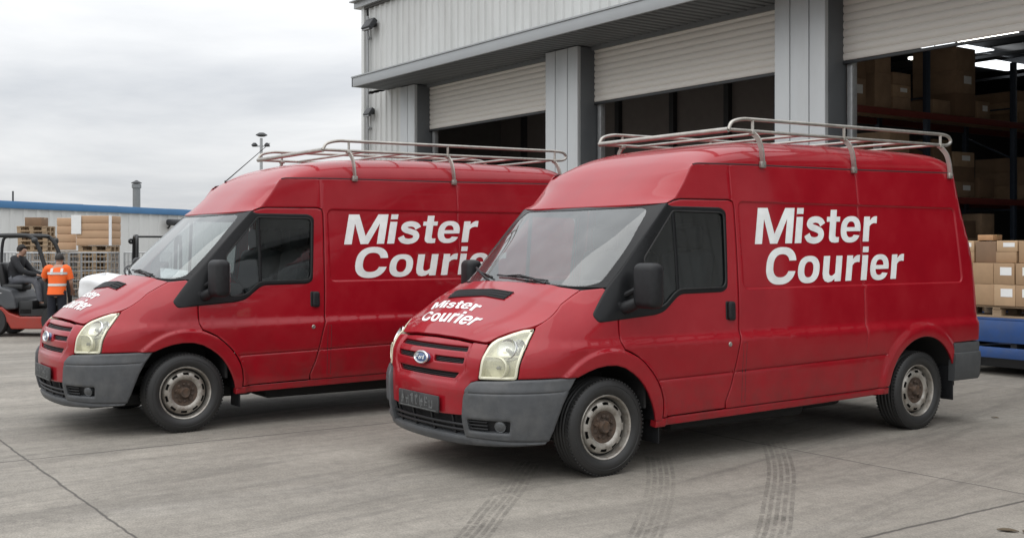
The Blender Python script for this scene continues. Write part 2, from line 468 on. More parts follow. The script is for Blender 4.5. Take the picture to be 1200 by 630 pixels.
# ------------------------------------------------------------------ the van
def build_van():
    RED = mat('van_red_paint', (.300, .004, .012), .40, var=.09, scale=3, coat=.65, coat_rough=.055, bump=.010, bscale=5, dirt=(.24, .05, .05), dirt_scale=3, dirt_amt=.16, spec=.12, grime=(.075, .040, .034), vary=True)
    BLK = mat('black_plastic', (.013, .0135, .015), .50, var=.25, scale=30, spec=.3)
    TRIM = mat('black_gloss_trim', (.011, .0115, .0125), .30, var=.1, spec=.22)
    RUB = mat('rubber_seal', (.012, .012, .012), .6)
    GREY = mat('grey_bumper_plastic', (.064, .068, .073), .5, var=.14, scale=14, dirt=(.17, .165, .155), dirt_scale=5, dirt_amt=.35, bump=.05, bscale=300)
    DARK = mat('dark_cavity', (.006, .006, .007), .8)
    UND = mat('underbody_black', (.012, .012, .012), .85)
    SIDEG = glass('side_glass', (.46, .50, .50), .05, .45)
    SCR = glass('screen_glass', (.74, .80, .79), .11, .60, rough=.015, haze=.065)
    LENS = glass('lamp_lens', (.95, .945, .87), .09, .5, haze=.16, haze_col=(.74, .73, .58))
    CREAM = mat('lamp_reflector', (.70, .685, .54), .28, var=.06, metal=.25)
    CHR = mat('chrome', (.75, .76, .77), .12, metal=1., var=.05)
    WHT = mat('white_vinyl', (.89, .905, .895), .4, var=.04, scale=12)
    STEEL = mat('rack_steel', (.40, .385, .355), .40, metal=.7, var=.2, scale=9, dirt=(.30, .24, .18), dirt_scale=8, dirt_amt=.5)
    TYRE = mat('tyre_rubber', (.019, .018, .017), .82, vary=True, spec=.25, var=.3, scale=7, dirt=(.06, .055, .05), dirt_scale=6, dirt_amt=.3)
    RIMM = mat('rim_silver', (.40, .38, .345), .45, vary=True, metal=.6, var=.2, scale=14, dirt=(.11, .075, .05), dirt_scale=9, dirt_amt=.95)
    HUBM = mat('rusty_hub', (.075, .055, .043), .75, metal=.3, var=.4, scale=25, dirt=(.17, .10, .06), dirt_scale=20, dirt_amt=.7)
    SEAT = mat('seat_cloth', (.035, .037, .042), .9, var=.2, scale=30)
    DASH = mat('dashboard_grey', (.045, .047, .05), .7, var=.1)
    PLATE = mat('plate_grime', (.035, .036, .037), .6, var=.4, scale=14)
    PLMK = mat('plate_marks', (.11, .115, .115), .6, var=.3, scale=30)
    BLUE = mat('emblem_blue', (.05, .10, .22), .25, coat=.6, var=.05)

    root = thing('courier_van', '', 'van')
    c0 = (0.0, .33); RF = .435; c1 = (3.53, .34); RR = .465
    def sstep(a, b, x):
        t = min(1, max(0, (x - a) / (b - a))); return t * t * (3 - 2 * t)
    def zr(y): return .632 + .0165 * (y - .5)
    def rrect(y, z, y0, y1, z0, z1, r):
        cx, cy = (y0 + y1) / 2, (z0 + z1) / 2
        dx = abs(y - cx) - (y1 - y0) / 2 + r; dy = abs(z - cy) - (z1 - z0) / 2 + r
        return min(max(dx, dy), 0) + math.hypot(max(dx, 0), max(dy, 0)) - r
    def yrear(z): return 4.16 - .11 * (z - 1.27)
    REC = (1.352, 4.135, 1.265, 1.928)
    def sdisp(s, z):
        y = abs(s) - S0 + YE; d = 0.
        if z > .2:
            r = math.dist((y, z), c0); d += .024 * (1 - sstep(.53, .558, r)) * (1 if y > -.55 else 0)
            r = math.dist((y, z), c1); d += .022 * (1 - sstep(.53, .60, r))
        if .46 < y < 3.04:
            e = (z - zr(y)) / .006
            if abs(e) < 4: d -= .010 * math.exp(-e * e)
        if y > 1.2:
            q = rrect(y, z, REC[0], REC[1] + .05 * (1.6 - z), REC[2], REC[3], .05); d -= .011 * (1 - sstep(-.004, .006, q))
            if z > .7:
                e = (y - 2.775) / .005
                if abs(e) < 4: d -= .004 * math.exp(-e * e)
        if z > 1.95 and y < 2:
            e = (y - 1.285) / .004
            if abs(e) < 4: d -= .0035 * math.exp(-e * e)
        return d
    fS = surf(S, sdisp)
    P = lambda y, z: (sy(y), z)
    def extra_side():
        e = []
        y = .46
        while y < 3.05:
            for dz in (-.014, -.008, -.004, 0, .004, .008, .014): e.append(P(y, zr(y) + dz))
            y += .03
        for rr, cc in ((.512, c0), (.524, c0), (.532, c0), (.540, c0), (.548, c0), (.556, c0), (.566, c0), (.525, c1), (.545, c1), (.565, c1), (.585, c1), (.605, c1)):
            for k in range(120):
                a = math.pi * 2 * k / 120; e.append(P(cc[0] + rr * math.cos(a), cc[1] + rr * math.sin(a)))
        for q in (-.012, -.005, 0, .004, .008, .016):
            y0, y1, z0, z1 = REC[0] - q, REC[1] + q, REC[2] - q, REC[3] + q
            pl = fillet([(y0, z0), (y1 + .05 * (1.6 - z0), z0), (y1 + .05 * (1.6 - z1), z1), (y0, z1)], .05 + q)
            e += [P(*p) for p in resample(pl, .035)]
        z = .71
        while z < 2.22:
            for dy in (-.012, -.006, -.003, 0, .003, .006, .012): e.append(P(2.775 + dy, z))
            z += .04
        for z in [1.95 + .03 * i for i in range(9)]:
            for dy in (-.010, -.005, -.0025, 0, .0025, .005, .010): e.append(P(1.285 + dy, z))
        for yy in [i * .05 for i in range(-8, 90)]:
            for z in (.870, .882, .892, .902, .915, .928, .938, .948, .958, .972): e.append(P(yy, z))
        return e
    EX = extra_side()
    # ---- body side (cargo)
    arch_r = [P(c1[0] + RR * math.cos(a), c1[1] + RR * math.sin(a)) for a in [math.radians(d) for d in range(26, 173, 6)]]
    side = [P(.617, 1.905), P(.70, 1.947), P(.75, 2.005), P(.80, 2.067), P(.885, 2.187), P(.92, 2.203), P(.96, 2.2065), P(1.4, 2.2165), P(2.7, 2.226), P(4.19, 2.252), P(4.215, 2.16), P(4.246, 1.962), P(4.31, 1.72), P(4.36, 1.512), P(4.385, 1.2), P(4.40, .82), P(4.40, .735), P(3.98, .728)] + arch_r + [P(3.05, .402), P(2.9, .395), P(1.15, .372),
            P(1.142, .42), P(1.20, .55), P(1.236, .68), P(1.262, .80), P(1.287, .90), P(1.293, 1.1), P(1.297, 1.4), P(1.304, 1.7), P(1.307, 1.88), P(1.296, 1.928), P(1.25, 1.942), P(.75, 1.936), P(.69, 1.926)]
    sides = panel('body_side', fS, side, RED, root, extra=EX, both=True, gap=.0025)
    # ---- fender
    arch_f = [P(y, z) for y, z in [(-.285, .705), (-.20, .737), (-.127, .757), (-.04, .768), (.049, .765), (.13, .742), (.205, .70), (.265, .655), (.31, .61), (.355, .545), (.39, .475), (.415, .41), (.43, .345)]]
    fend = arch_f + [P(.493, .345), P(.497, .42), P(.490, .50), P(.470, .565), P(.435, .63), P(.39, .69), P(.32, .758), P(.257, .809), P(.19, .842), P(.134, .868), P(.112, .92), P(.104, 1.0), P(.10, 1.16), P(.05, 1.275), (1.64, 1.298), (1.60, 1.293), (1.514, 1.283)] \
        + [tuple(poly_at(HOOD_SIDE, t)) for t in (.9, .8, .7, .6, .5)] + [(1.004, 1.044), (.963, .96), (.929, .885), (.905, .78), (.897, .702), (1.09, .706)]
    fend = [p for p in fend if True]
    panel('fender', fS, fend, RED, root, extra=EX, both=True, gap=.0022, grid=.035)
    # ---- doors
    glassO = fillet([P(.385, 1.15), P(.52, 1.15), P(.665, 1.275), P(1.155, 1.28), P(1.183, 1.84), P(.665, 1.845), P(.36, 1.50)], [.03, .06, .06, .06, .05, .02, .03])
    sail = fillet([P(.046, 1.298), P(-.105, 1.115), P(-.075, 1.062), P(.44, 1.098), P(.53, 1.118), P(.685, 1.240), P(1.12, 1.245), P(1.175, 1.275), P(1.21, 1.85), P(1.155, 1.880), P(.655, 1.880), P(.610, 1.901), P(.454, 1.738), P(.295, 1.563), P(.149, 1.403)], [.02, .02, .04, .02, .05, .05, .03, .04, .05, .04, .02, .01, 0, 0, 0])
    door = [P(.112, .93), P(.136, .872), P(.195, .848), P(.262, .815), P(.325, .763), P(.395, .695), P(.44, .635), P(.475, .57), P(.496, .50), P(.502, .42), P(.500, .366), P(1.136, .378), P(1.138, .42), P(1.196, .55), P(1.231, .68), P(1.257, .80), P(1.282, .90), P(1.288, 1.1), P(1.292, 1.4), P(1.299, 1.7), P(1.302, 1.875), P(1.291, 1.923), P(1.247, 1.937), P(.75, 1.931), P(.69, 1.920), P(.63, 1.900),
            P(.46, 1.738), P(.30, 1.563), P(.154, 1.40), P(.105, 1.345), P(.105, 1.16), P(.108, 1.0)]
    inner_cut = inset(sail, .016 if area(sail) > 0 else .016)
    dcut = [p for p in inner_cut if p[0] > sy(.16)]
    # the door skin stops under the black window surround
    dl = fillet([P(.27, 1.42), P(.27, 1.10), P(.44, 1.112), P(.53, 1.132), P(.68, 1.252), P(1.11, 1.258), P(1.165, 1.285), P(1.195, 1.845), P(1.15, 1.866), P(.66, 1.866), P(.60, 1.80)], .02)
    doors = panel('front_door', fS, door, RED, root, holes=[dl], extra=EX, both=True, gap=.0022)
    for k, d in enumerate(doors):
        mir = k == 1
        panel('window_frame', fS, sail, TRIM, d, holes=[glassO], off=.004, thick=.02, grid=.03, mirror=mir)
        panel('window_glass', fS, inset(glassO, -.006), SIDEG, d, off=-.008, thick=.005, grid=.06, mirror=mir)
        bar = [P(.66, 1.262), P(.688, 1.262), P(.69, 1.855), P(.662, 1.855)]
        panel('window_bar', fS, bar, TRIM, d, off=-.001, thick=.02, grid=.03, mirror=mir)
        # rubber bead round the glass edge
        gl = resample(glassO, .03); sgx = -1 if mir else 1
        m = MB(); m.tube([Vector((sgx * q.x, q.y, q.z)) for q in [fS(*p, .004) for p in gl]], .007, 6, closed=True); m.build('window_seal', RUB, d)
        # pull handle with a dark dish
        panel('handle_dish', fS, fillet([P(1.145, 1.035), P(1.235, 1.03), P(1.235, 1.175), P(1.145, 1.18)], .02), RUB, d, off=.0015, thick=.003, grid=.03, mirror=mir)
        h = panel('door_handle', fS, fillet([P(1.162, 1.035), P(1.232, 1.03), P(1.232, 1.172), P(1.162, 1.176)], .025), BLK, d, off=.030, thick=.026, bev=.012, grid=.02, mirror=mir)
        m = MB(); q = fS(*P(1.165, .856), .001); m.lathe([(.0, .006), (.014, .006), (.018, .002), (.018, -.004)], Matrix.Translation((sgx * q.x, q.y, q.z)) @ (Matrix.Rotation(math.pi, 4, 'Z') if mir else Matrix.Identity(4)), 14); m.build('door_lock', CHR if 0 else STEEL, d)
    # lower door outline pressed in the side panel behind the front door (filler flap)
    for k, b in enumerate(sides):
        fl = [P(1.31, .41), P(1.345, .41), P(1.345, .862), P(1.31, .862)]
        m = MB(); m.tube([Vector(((-1 if k else 1) * q.x, q.y, q.z)) for q in [fS(*p, -.0015) for p in resample(fl, .05)]], .0028, 5, closed=True); m.build('flap_gap', RUB, b)
    # ---- sills
    sill = [P(.435, .300), P(2.2, .325), P(3.06, .345), P(3.058, .398), P(2.9, .391), P(1.15, .368), P(.50, .358), P(.437, .343)]
    panel('sill', fS, sill, RED, root, both=True, off=-.004, thick=.06)
    # ---- hood
    fH = surf(lambda u, v: hood(u, v), lambda u, v: .010 * (1 - sstep(.60, .72, abs(u) - .10 * (v - .5))) * sstep(.0, .2, v))
    us = [i / 40 for i in range(-40, 41)]; vs = [i / 40 for i in range(41)]
    g = .0035
    m = MB(); m.grid(lambda u, v: fH(u * (1 - g), .004 + v * .992), us, vs)
    rim = [(-1, v) for v in vs] + [(u, 1) for u in us[1:]] + [(1, v) for v in vs[::-1][1:]] + [(u, 0) for u in us[::-1][1:-1]]
    A = m.verts([fH(u * (1 - g), .004 + v * .992) for u, v in rim]); B = m.verts([fH(u * (1 - g), .004 + v * .992, -.02) for u, v in rim])
    n = len(rim)
    for i in range(n): m.face([A[i], B[i], B[(i + 1) % n], A[(i + 1) % n]])
    ho = m.build('hood', RED, root)
    def quad(BL, BR, TL, TR):
        def f(x, y): return tuple((1 - y) * ((1 - x) * BL[k] + x * BR[k]) + y * ((1 - x) * TL[k] + x * TR[k]) for k in (0, 1))
        return f
    text_decal('lettering', [('Mister', quad((-.74, .485), (.19, .385), (-.88, .64), (.13, .545))), ('Courier', quad((-.60, .165), (.46, .165), (-.76, .385), (.40, .355)))], fH, WHT, ho, off=.003)
    va = quad((-.626, .672), (.321, .672), (-.72, .815), (.335, .80))
    m = MB(); nslat = 26
    m.grid(lambda a, b: fH(*va(a, b), .0035), [i / 30 for i in range(31)], [i / 6 for i in range(7)])
    vent = m.build('vent', RUB, ho)
    m = MB()
    for i in range(nslat):
        a = (i + .5) / nslat
        p0, p1 = fH(*va(a, .06), .005), fH(*va(a, .94), .005)
        m.bar(p0, p1, .007, .010)
    for b in (.0, .36, .68, 1.): m.tube([fH(*va(i / 12, b), .006) for i in range(13)], .005, 5)
    m.build('vent_slats', BLK, vent)
    # washer jets
    # ---- grille panel
    half = [(.0, .948), (.3, .943), (.5, .930), (.595, .925), (.628, .925), (.622, .85), (.608, .76), (.602, .683), (.552, .668), (.515, .618), (.503, .55), (.494, .438), (.3, .430), (0, .425)]
    fas = half + [(-a, b) for a, b in half[::-1][1:-1]]
    s1 = [(-.47, .888), (.47, .888), (.455, .919), (-.455, .919)]
    s1 = fillet([(-.462, .872), (.462, .872), (.452, .910), (-.452, .910)], .012)
    s2a = fillet([(.12, .783), (.452, .786), (.458, .829), (.12, .829)], .012)
    s2b = [(-a, b) for a, b in s2a]
    s3 = fillet([(-.375, .682), (.375, .682), (.418, .722), (-.418, .722)], .012)
    frame_pl = fillet([(-.40, .655), (.40, .655), (.485, .74), (.50, .93), (-.50, .93), (-.485, .74)], .06)
    def gdisp(s, z):
        if z < .64: return sdisp(s, z)
        k = .485 if z > .74 else .40 + (z - .655)
        q = max(abs(s) - k, .655 - z)
        return -.012 * (1 - sstep(-.012, .010, q))
    fG = surf(S, gdisp)
    ex = []
    for q in (-.02, -.012, -.004, .004, .011, .02): ex += [p for p in resample(inset(frame_pl, -q if area(frame_pl) > 0 else q), .03) if p[1] < .925]
    gp = panel('front_panel', fG, fas, RED, root, holes=[s1, s2a, s2b, s3], extra=ex, grid=.03, gap=.002, thick=.035)
    gr = panel('grille', surf(S), [(-.5, .66), (.5, .66), (.5, .93), (-.5, .93)], DARK, root, off=-.045, thick=.01, grid=.05)
    m = MB()
    for z in (.690, .702, .714, .792, .805, .818, .880, .891, .902):
        m.tube([surf(S)(s, z, -.030) for s in [-.46 + .92 * i / 24 for i in range(25)]], .0035, 5)
    m.build('grille_bars', BLK, gr)
    # emblem: chrome ringed oval
    pc = fG(-.012, .797, .012); tilt = Matrix.Rotation(math.radians(-7), 3, 'X')
    def em(a, r1, r2, o): return pc + tilt @ Vector((r1 * math.cos(a), -o, r2 * math.sin(a)))
    m = MB(); N_ = 40
    m.tube([em(2 * math.pi * i / N_, .088, .040, .014) for i in range(N_)], .0085, 8, closed=True)
    e = m.build('emblem', CHR, gp)
    m = MB(); c = m.bm.verts.new(pc + tilt @ Vector((0, -.022, 0))); prev = [c] * N_
    for k, o in ((.5, .020), (1., .013)):
        ring = m.verts([em(2 * math.pi * i / N_, .085 * k, .037 * k, o) for i in range(N_)])
        for i in range(N_):
            if prev[0] is c: m.face([c, ring[i], ring[(i + 1) % N_]])
            else: m.face([prev[i], ring[i], ring[(i + 1) % N_], prev[(i + 1) % N_]])
        prev = ring
    base = m.verts([em(2 * math.pi * i / N_, .085, .037, -.02) for i in range(N_)])
    for i in range(N_): m.face([prev[i], base[i], base[(i + 1) % N_], prev[(i + 1) % N_]])
    m.build('emblem_face', BLUE, e)
    m = MB()
    scr = [[(-.058, -.012), (-.046, .014), (-.026, .018), (-.032, .010)], [(-.048, .0), (-.03, .004)], [(-.018, -.006), (-.006, .006), (.004, -.004), (-.008, -.012), (-.018, -.006)], [(.014, .006), (.014, -.011)], [(.014, .0), (.026, .006)], [(.052, .018), (.046, -.010), (.034, -.004), (.04, .006), (.05, .002)]]
    for s_ in scr: m.tube([pc + tilt @ Vector((x * 1.05, -.0235, z * 1.05)) for x, z in spline([(a, b) for a, b in s_], 4)], .0028, 5)
    m.build('emblem_script', WHT, e)
    # number plate
    m = MB(); pp = fG(0, .493, .016); m.box(pp, (.56, .014, .118), bev=.006); pl = m.build('number_plate', PLATE, root)
    m = MB(); random.seed(3)
    x = -.23
    for k in range(7):
        w = random.uniform(.03, .05); x0 = pp.x + x
        for j in range(3):
            m.box((x0 + random.uniform(0, w), pp.y - .0075, pp.z + random.uniform(-.015, .015)), (random.uniform(.008, .012), .002, random.uniform(.03, .07)))
        m.box((x0 + w / 2, pp.y - .0083, pp.z + random.choice((-.03, 0, .03))), (w, .002, .011))
        x += w + .027
    m.box((pp.x, pp.y - .0078, pp.z - .048), (.50, .002, .006)); m.build('plate_marks', PLMK, pl)
    # ---- headlights
    hl = fillet([(.606, .690), (.890, .697), (.900, .78), (.922, .885), (.957, .96), (.992, 1.030), (.90, 1.023), (.815, 1.001), (.70, .962), (.645, .928), (.622, .84)], [.02, .02, 0, 0, 0, .015, 0, 0, 0, .03, 0])
    buckets = panel('headlight', fS, inset(hl, .002), CREAM, root, off=-.035, thick=.02, grid=.03, both=True)
    for k, b in enumerate(buckets):
        mir = k == 1; sg = -1 if mir else 1
        panel('lamp_lens', fS, inset(hl, .0015), LENS, b, off=.003, thick=.006, grid=.025, mirror=mir)
        panel('lamp_rim', fS, inset(hl, .002), CREAM, b, holes=[inset(hl, .022)], off=.0045, thick=.04, grid=.03, mirror=mir)
        for (s_, z_, r_) in ((.80, .905, .075), (.885, .925, .05), (.755, .775, .07)):
            pcen = fS(s_, z_, -.034); nn = (fS(s_, z_, 0) - fS(s_, z_, -.05)).normalized(); nn = (nn + Vector((0, -.6, 0))).normalized()
            M = Matrix.Translation((sg * pcen.x, pcen.y, pcen.z)) @ Vector((1, 0, 0)).rotation_difference(Vector((sg * nn.x, nn.y, nn.z))).to_matrix().to_4x4()
            m = MB(); m.lathe([(.001, .006), (r_ * .3, .004), (r_ * .6, .010), (r_ * .85, .022), (r_, .034), (r_ * 1.04, .030), (r_ * 1.04, 0)], M, 24); m.build('reflector', CHR if z_ > .8 else CREAM, b)
            m = MB(); m.lathe([(.001, .032), (.012, .028), (.014, .004)], M, 12); m.build('bulb', mat('bulb_grey', (.22, .23, .24), .2, metal=.6), b)
        zs = panel('lamp_divider', fS, [(.632, .842), (.905, .848), (.907, .858), (.633, .852)], CREAM, b, off=.000, thick=.03, grid=.03, mirror=mir)
    # ---- bumper corners
    bc = [(.503, .30), (.846, .292), (1.115, .292), (1.150, .36), (1.215, .53), (1.262, .62), (1.322, .703), (1.09, .701), (.897, .697), (.842, .691), (.60, .678), (.556, .664), (.521, .615), (.508, .55), (.498, .438)]
    def bdisp(s, z):
        s = abs(s)
        e = (z - .595 - .03 * (s - .5)) / .005; d = -.006 * math.exp(-e * e)
        d += .012 * sstep(.70, .64, z) if 0 else .012 * (1 - sstep(.60, .70, z))
        return d
    fB = surf(S, bdisp)
    bex = [(s / 100, .595 + .03 * (s / 100 - .5) + dz) for s in range(50, 132, 3) for dz in (-.012, -.006, -.003, 0, .003, .006, .012)] + [(s / 100, z) for s in range(50, 132, 3) for z in (.64, .66, .68, .69)]
    fog = fillet([(.548, .345), (.855, .345), (.868, .425), (.545, .425)], .015)
    bcs = panel('bumper_corner', fB, bc, GREY, root, holes=[fog], off=.016, thick=.05, bev=.010, extra=bex, grid=.03, both=True)
    for k, b in enumerate(bcs):
        mir = k == 1; sg = -1 if mir else 1
        panel('fog_recess', fB, inset(fog, -.01), BLK, b, off=-.025, thick=.01, grid=.04, mirror=mir)
        m = MB()
        for z in (.362, .385, .408): m.tube([Vector((sg * q.x, q.y, q.z)) for q in [fB(s_, z, -.004) for s_ in (.55, .60, .65, .70)]], .006, 6)
        m.build('fog_bars', BLK, b)
        pcen = fB(.79, .386, -.006); nn = (fB(.79, .386, 0) - fB(.79, .386, -.05)).normalized()
        M = Matrix.Translation((sg * pcen.x, pcen.y, pcen.z)) @ Vector((1, 0, 0)).rotation_difference(Vector((sg * nn.x, nn.y, nn.z))).to_matrix().to_4x4()
        m = MB(); m.lathe([(.001, .010), (.025, .008), (.034, .002), (.040, .004), (.040, -.02)], M, 20); m.build('fog_lamp', mat('fog_glass', (.10, .105, .11), .15, metal=.3), b)
    # ---- lower intake and lip
    it = panel('air_intake', surf(S), [(-.72, .27), (.72, .27), (.72, .47), (-.72, .47)], DARK, root, off=-.05, thick=.01, grid=.05)
    m = MB()
    for z in (.335, .372): m.tube([surf(S)(s, z, -.006) for s in [-.49 + .98 * i / 24 for i in range(25)]], .010, 6)
    for s_ in (-.38, -.13, .13, .38): m.bar(surf(S)(s_, .30, -.012), surf(S)(s_, .43, -.012), .016, .016)
    m.build('intake_bars', BLK, it)
    lip_h = [(0, .232), (.4, .236), (.8, .252), (1.09, .268), (1.108, .290), (.84, .288), (.50, .300), (.25, .300), (0, .300)]
    lip = lip_h + [(-a, b) for a, b in lip_h[::-1][1:-1]]
    panel('bumper_lip', surf(S), lip, GREY, root, off=.024, thick=.09, bev=.014, grid=.03)
    # ---- screen
    fW = surf(lambda u, v: screen(u, v), lambda u, v: .012 * math.sin(math.pi * min(1, max(0, v))) * (1 - u * u))
    go = fillet([(-.92, .045), (-.83, .022), (.83, .022), (.92, .06), (.92, .5), (.865, .95), (-.865, .95), (-.92, .5)], .10)
    def wgrid(name, material, keep, off):
        pass
    # polygons are in (u, v): metres are about 0.85 and 0.85, so the same tools serve
    outer = [(-.995, .004), (0, .006), (.995, .004), (.995, .996), (0, .996), (-.995, .996)]
    wf = panel('screen_frame', fW, outer, TRIM, root, holes=[go], off=-.001, thick=.012, grid=.035, step=.03)
    ws = panel('windscreen', fW, inset(go, -.010), SCR, root, off=-.0045, thick=.005, grid=.05)
    m = MB()
    def arm(a, b, c, d, e):
        m.tube([fW(*a, .012), fW(*b, .03), fW(*c, .026)], [.010, .008, .006], 6)
        m.tube([fW(*d, .010), fW(*[(d[k] + e[k]) / 2 for k in (0, 1)], .012), fW(*e, .010)], .007, 6)
        m.tube([fW(*[(d[k] * .75 + e[k] * .25) for k in (0, 1)], .016), fW(*c, .028), fW(*[(d[k] * .25 + e[k] * .75) for k in (0, 1)], .016)], .006, 6)
    arm((.46, .004), (.30, .03), (.10, .066), (-.25, .078), (.46, .040))
    arm((-.30, .004), (-.40, .04), (-.56, .10), (-.84, .18), (-.30, .050))
    m.build('wipers', BLK, ws)
    # cowl strip under the glass
    m = MB(); m.grid(lambda u, v: fW(u, .002 + v * .001, -.02) + Vector((0, -.05 * v * 10 * 0, 0)) if 0 else Vector(screen(u, 0)) + Vector((0, -.03 + v * .06, -.03)), us, [0, 1]); m.build('cowl', BLK, root)
    # ---- roof
    fR = surf(roof)
    vs2 = [i / 90 for i in range(91)]; us2 = sorted(set([round(math.copysign(1 - (1 - abs(i) / 40) ** 1.9, i), 5) for i in range(-40, 41)]))
    m = MB(); m.grid(lambda u, v: fR(u, .002 + v * .996), us2, vs2)
    rim = [(-1, v) for v in vs2] + [(u, 1) for u in us2[1:]] + [(1, v) for v in vs2[::-1][1:]] + [(u, 0) for u in us2[::-1][1:-1]]
    A = m.verts([fR(u, .002 + v * .996) for u, v in rim]); B = m.verts([fR(u, .002 + v * .996) + Vector((-.03 * u, 0, -.012)) for u, v in rim])
    n = len(rim)
    for i in range(n): m.face([A[i], B[i], B[(i + 1) % n], A[(i + 1) % n]])
    ro = m.build('roof', RED, root, sharp=50)
    # drip channel
    for sg in (-1, 1):
        m = MB(); m.tube([Vector((sg * (p[0] - .004), p[1], p[2] - .006)) for p in [redge(t) for t in [.335 + .66 * i / 80 for i in range(81)]]], .008, 6); m.build('drip_channel', mat('drip_seam', (.045, .006, .009), .6), ro)
    # ---- rear doors
    def REAR(x, z): return (x, interp(YR_TAB, z) - .001, z)
    fRe = surf(lambda u, z: REAR(-u, z))
    for sg in (-1, 1):
        w = lambda z: interp(W_TAB, z) - .072
        pl = [(sg * .004, .50), (sg * w(.5), .50)] + [(sg * w(z), z) for z in (.8, 1.2, 1.6, 2.0, 2.24)] + [(sg * .004, 2.27)]
        pl = [(-a, b) for a, b in pl]
        rd = panel('rear_door', fRe, pl, RED, root, grid=.08)
        tl = [(-sg * (w(1.1) + .005), .80), (-sg * (w(1.1) - .11), .80), (-sg * (w(1.1) - .11), 1.25), (-sg * (w(1.1) + .005), 1.25)]
        panel('tail_lamp', fRe, tl, mat('lamp_red', (.30, .01, .01), .2, coat=.5), root, off=.012, grid=.05)
    # ---- rear bumper: swept along the rear corner
    prof = [(-.03, .728), (.018, .724), (.024, .700), (.018, .640), (.032, .634), (.036, .60), (.026, .42), (.012, .392), (-.04, .39)]
    xr = .975; yr = 4.40
    path = [((xr, 3.955 + .01 * k, 0), (1, 0, 0)) for k in (0, 10, 20, 30)]
    for k in range(9):
        a = math.radians(90 * k / 8); path.append(((xr - .10 + .10 * math.cos(a), yr - .10 + .10 * math.sin(a), 0), (math.cos(a), math.sin(a), 0)))
    full = path + [((0, yr, 0), (0, 1, 0))]
    full += [((-p[0], p[1], 0), (-o[0], o[1], 0)) for p, o in path[::-1]]
    m = MB(); m.sweep(full, prof); m.build('rear_bumper', mat('rear_bumper_plastic', (.060, .064, .067), .6, var=.12, scale=10, dirt=(.12, .115, .11), dirt_amt=.3), root)
    # ---- wheels
    def wheel(y, sg, rear):
        e = bpy.data.objects.new('wheel', None); COL.objects.link(e); e.parent = root; e.location = (sg * .855, y, .337)
        if sg < 0: e.rotation_euler = (0, 0, math.pi)
        r0 = .340; w = .105
        prof = [(.215, -.07), (.222, -.085), (.25, -.108), (.29, -.112), (.322, -.098), (.335, -.080)]
        for h in (-.052, -.018, .018, .052): prof += [(r0, h - .014), (r0 - .008, h - .006), (r0 - .008, h + .006), (r0, h + .014)]
        prof += [(.335, .080), (.329, .090), (.322, .098), (.305, .107), (.290, .111), (.288, .1085), (.272, .1125), (.250, .108), (.232, .097), (.222, .088), (.215, .075)]
        m = MB(); m.lathe([(r, h) for r, h in prof], None, 72)
        for v in m.bm.verts:
            if v.co.z < -.3355: v.co.z = -.3355 + (v.co.z + .3355) * .0
        # shoulder blocks
        for k in range(72):
            a = 2 * math.pi * k / 72
            for h in (-.084, .084): m.box((h, (.332) * math.cos(a), (.332) * math.sin(a)), (.022, .010, .014), rot=Matrix.Rotation(a, 3, 'X'))
        ty = m.build('tyre', TYRE, e, sharp=30)
        # pressed steel rim with oval slots
        prof = [(.223, .086), (.226, .090), (.221, .094), (.212, .088), (.207, .070), (.205, .036), (.199, .020), (.190, .020), (.187, .046), (.181, .060), (.172, .069), (.153, .0765), (.140, .078), (.124, .075), (.112, .062), (.100, .056)]
        if rear: prof = prof
        m = MB(); seg = 120; rings = []
        for r, h in prof: rings.append(m.verts([(h, r * math.cos(2 * math.pi * j / seg), r * math.sin(2 * math.pi * j / seg)) for j in range(seg)]))
        for i, (A, B) in enumerate(zip(rings, rings[1:])):
            for j in range(seg):
                q = j % 12
                hole = (prof[i][0] <= .173 and prof[i + 1][0] >= .152) and 2 <= q <= 7
                pass
                if not hole: m.face([A[j], A[(j + 1) % seg], B[(j + 1) % seg], B[j]])
        rim_ = m.build('rim', RIMM, e, recalc=False)
        m = MB(); m.lathe([(.206, .03), (.18, .035), (.13, .03), (.09, .03), (.02, .03)], None, 32); m.build('brake_drum', UND, e)
        hub = HUBM
        m = MB(); m.lathe([(.113, .0635), (.106, .064), (.098, .061), (.086, .058), (.062, .055), (.048, .060), (.044, .082), (.036, .090), (.030, .088), (.001, .086)], None, 32)
        for k in range(5):
            a = 2 * math.pi * (k + .3) / 5; m.lathe([(.0135, .052), (.0135, .074), (.009, .080), (.001, .080)], Matrix.Translation((0, .074 * math.cos(a), .074 * math.sin(a))), 6)
        for k in range(5):
            a = 2 * math.pi * (k + .8) / 5; m.lathe([(.016, .060), (.010, .064), (.001, .064)], Matrix.Translation((0, .074 * math.cos(a), .074 * math.sin(a))), 10)
        m.build('hub', hub, e)
        return e
    for y in (0., 3.5):
        for sg in (1, -1): wheel(y, sg, y > 1)
    # ---- wheel housings, flaps, underbody
    for sg in (1, -1):
        for c, R, a0, a1 in ((c0, .455, 0, 180), (c1, .485, 0, 180)):
            m = MB()
            m.grid(lambda a, x: Vector((sg * x, c[0] + R * math.cos(a), c[1] + R * math.sin(a) + .005)), [math.radians(a0 + (a1 - a0) * i / 24) for i in range(25)], [.42, .955])
            m.build('wheel_arch_liner', UND, root)
        m = MB(); m.box((sg * .86, .475, .30), (.20, .014, .24), bev=.004); m.box((sg * .86, .462, .40), (.21, .05, .10)); m.build('mud_flap', BLK, root)
        m = MB(); m.box((sg * .86, 3.975, .37), (.22, .014, .30), bev=.004); m.build('mud_flap', BLK, root)
    m = MB()
    m.box((0, 1.9, .42), (1.10, 5.0, .08)); m.box((0, 1.75, .44), (1.72, 2.35, .07)); m.box((0, -.62, .52), (1.1, .30, .30)); m.box((0, 3.5, .30), (1.4, .10, .10)); m.box((0, 0, .27), (1.3, .14, .08))
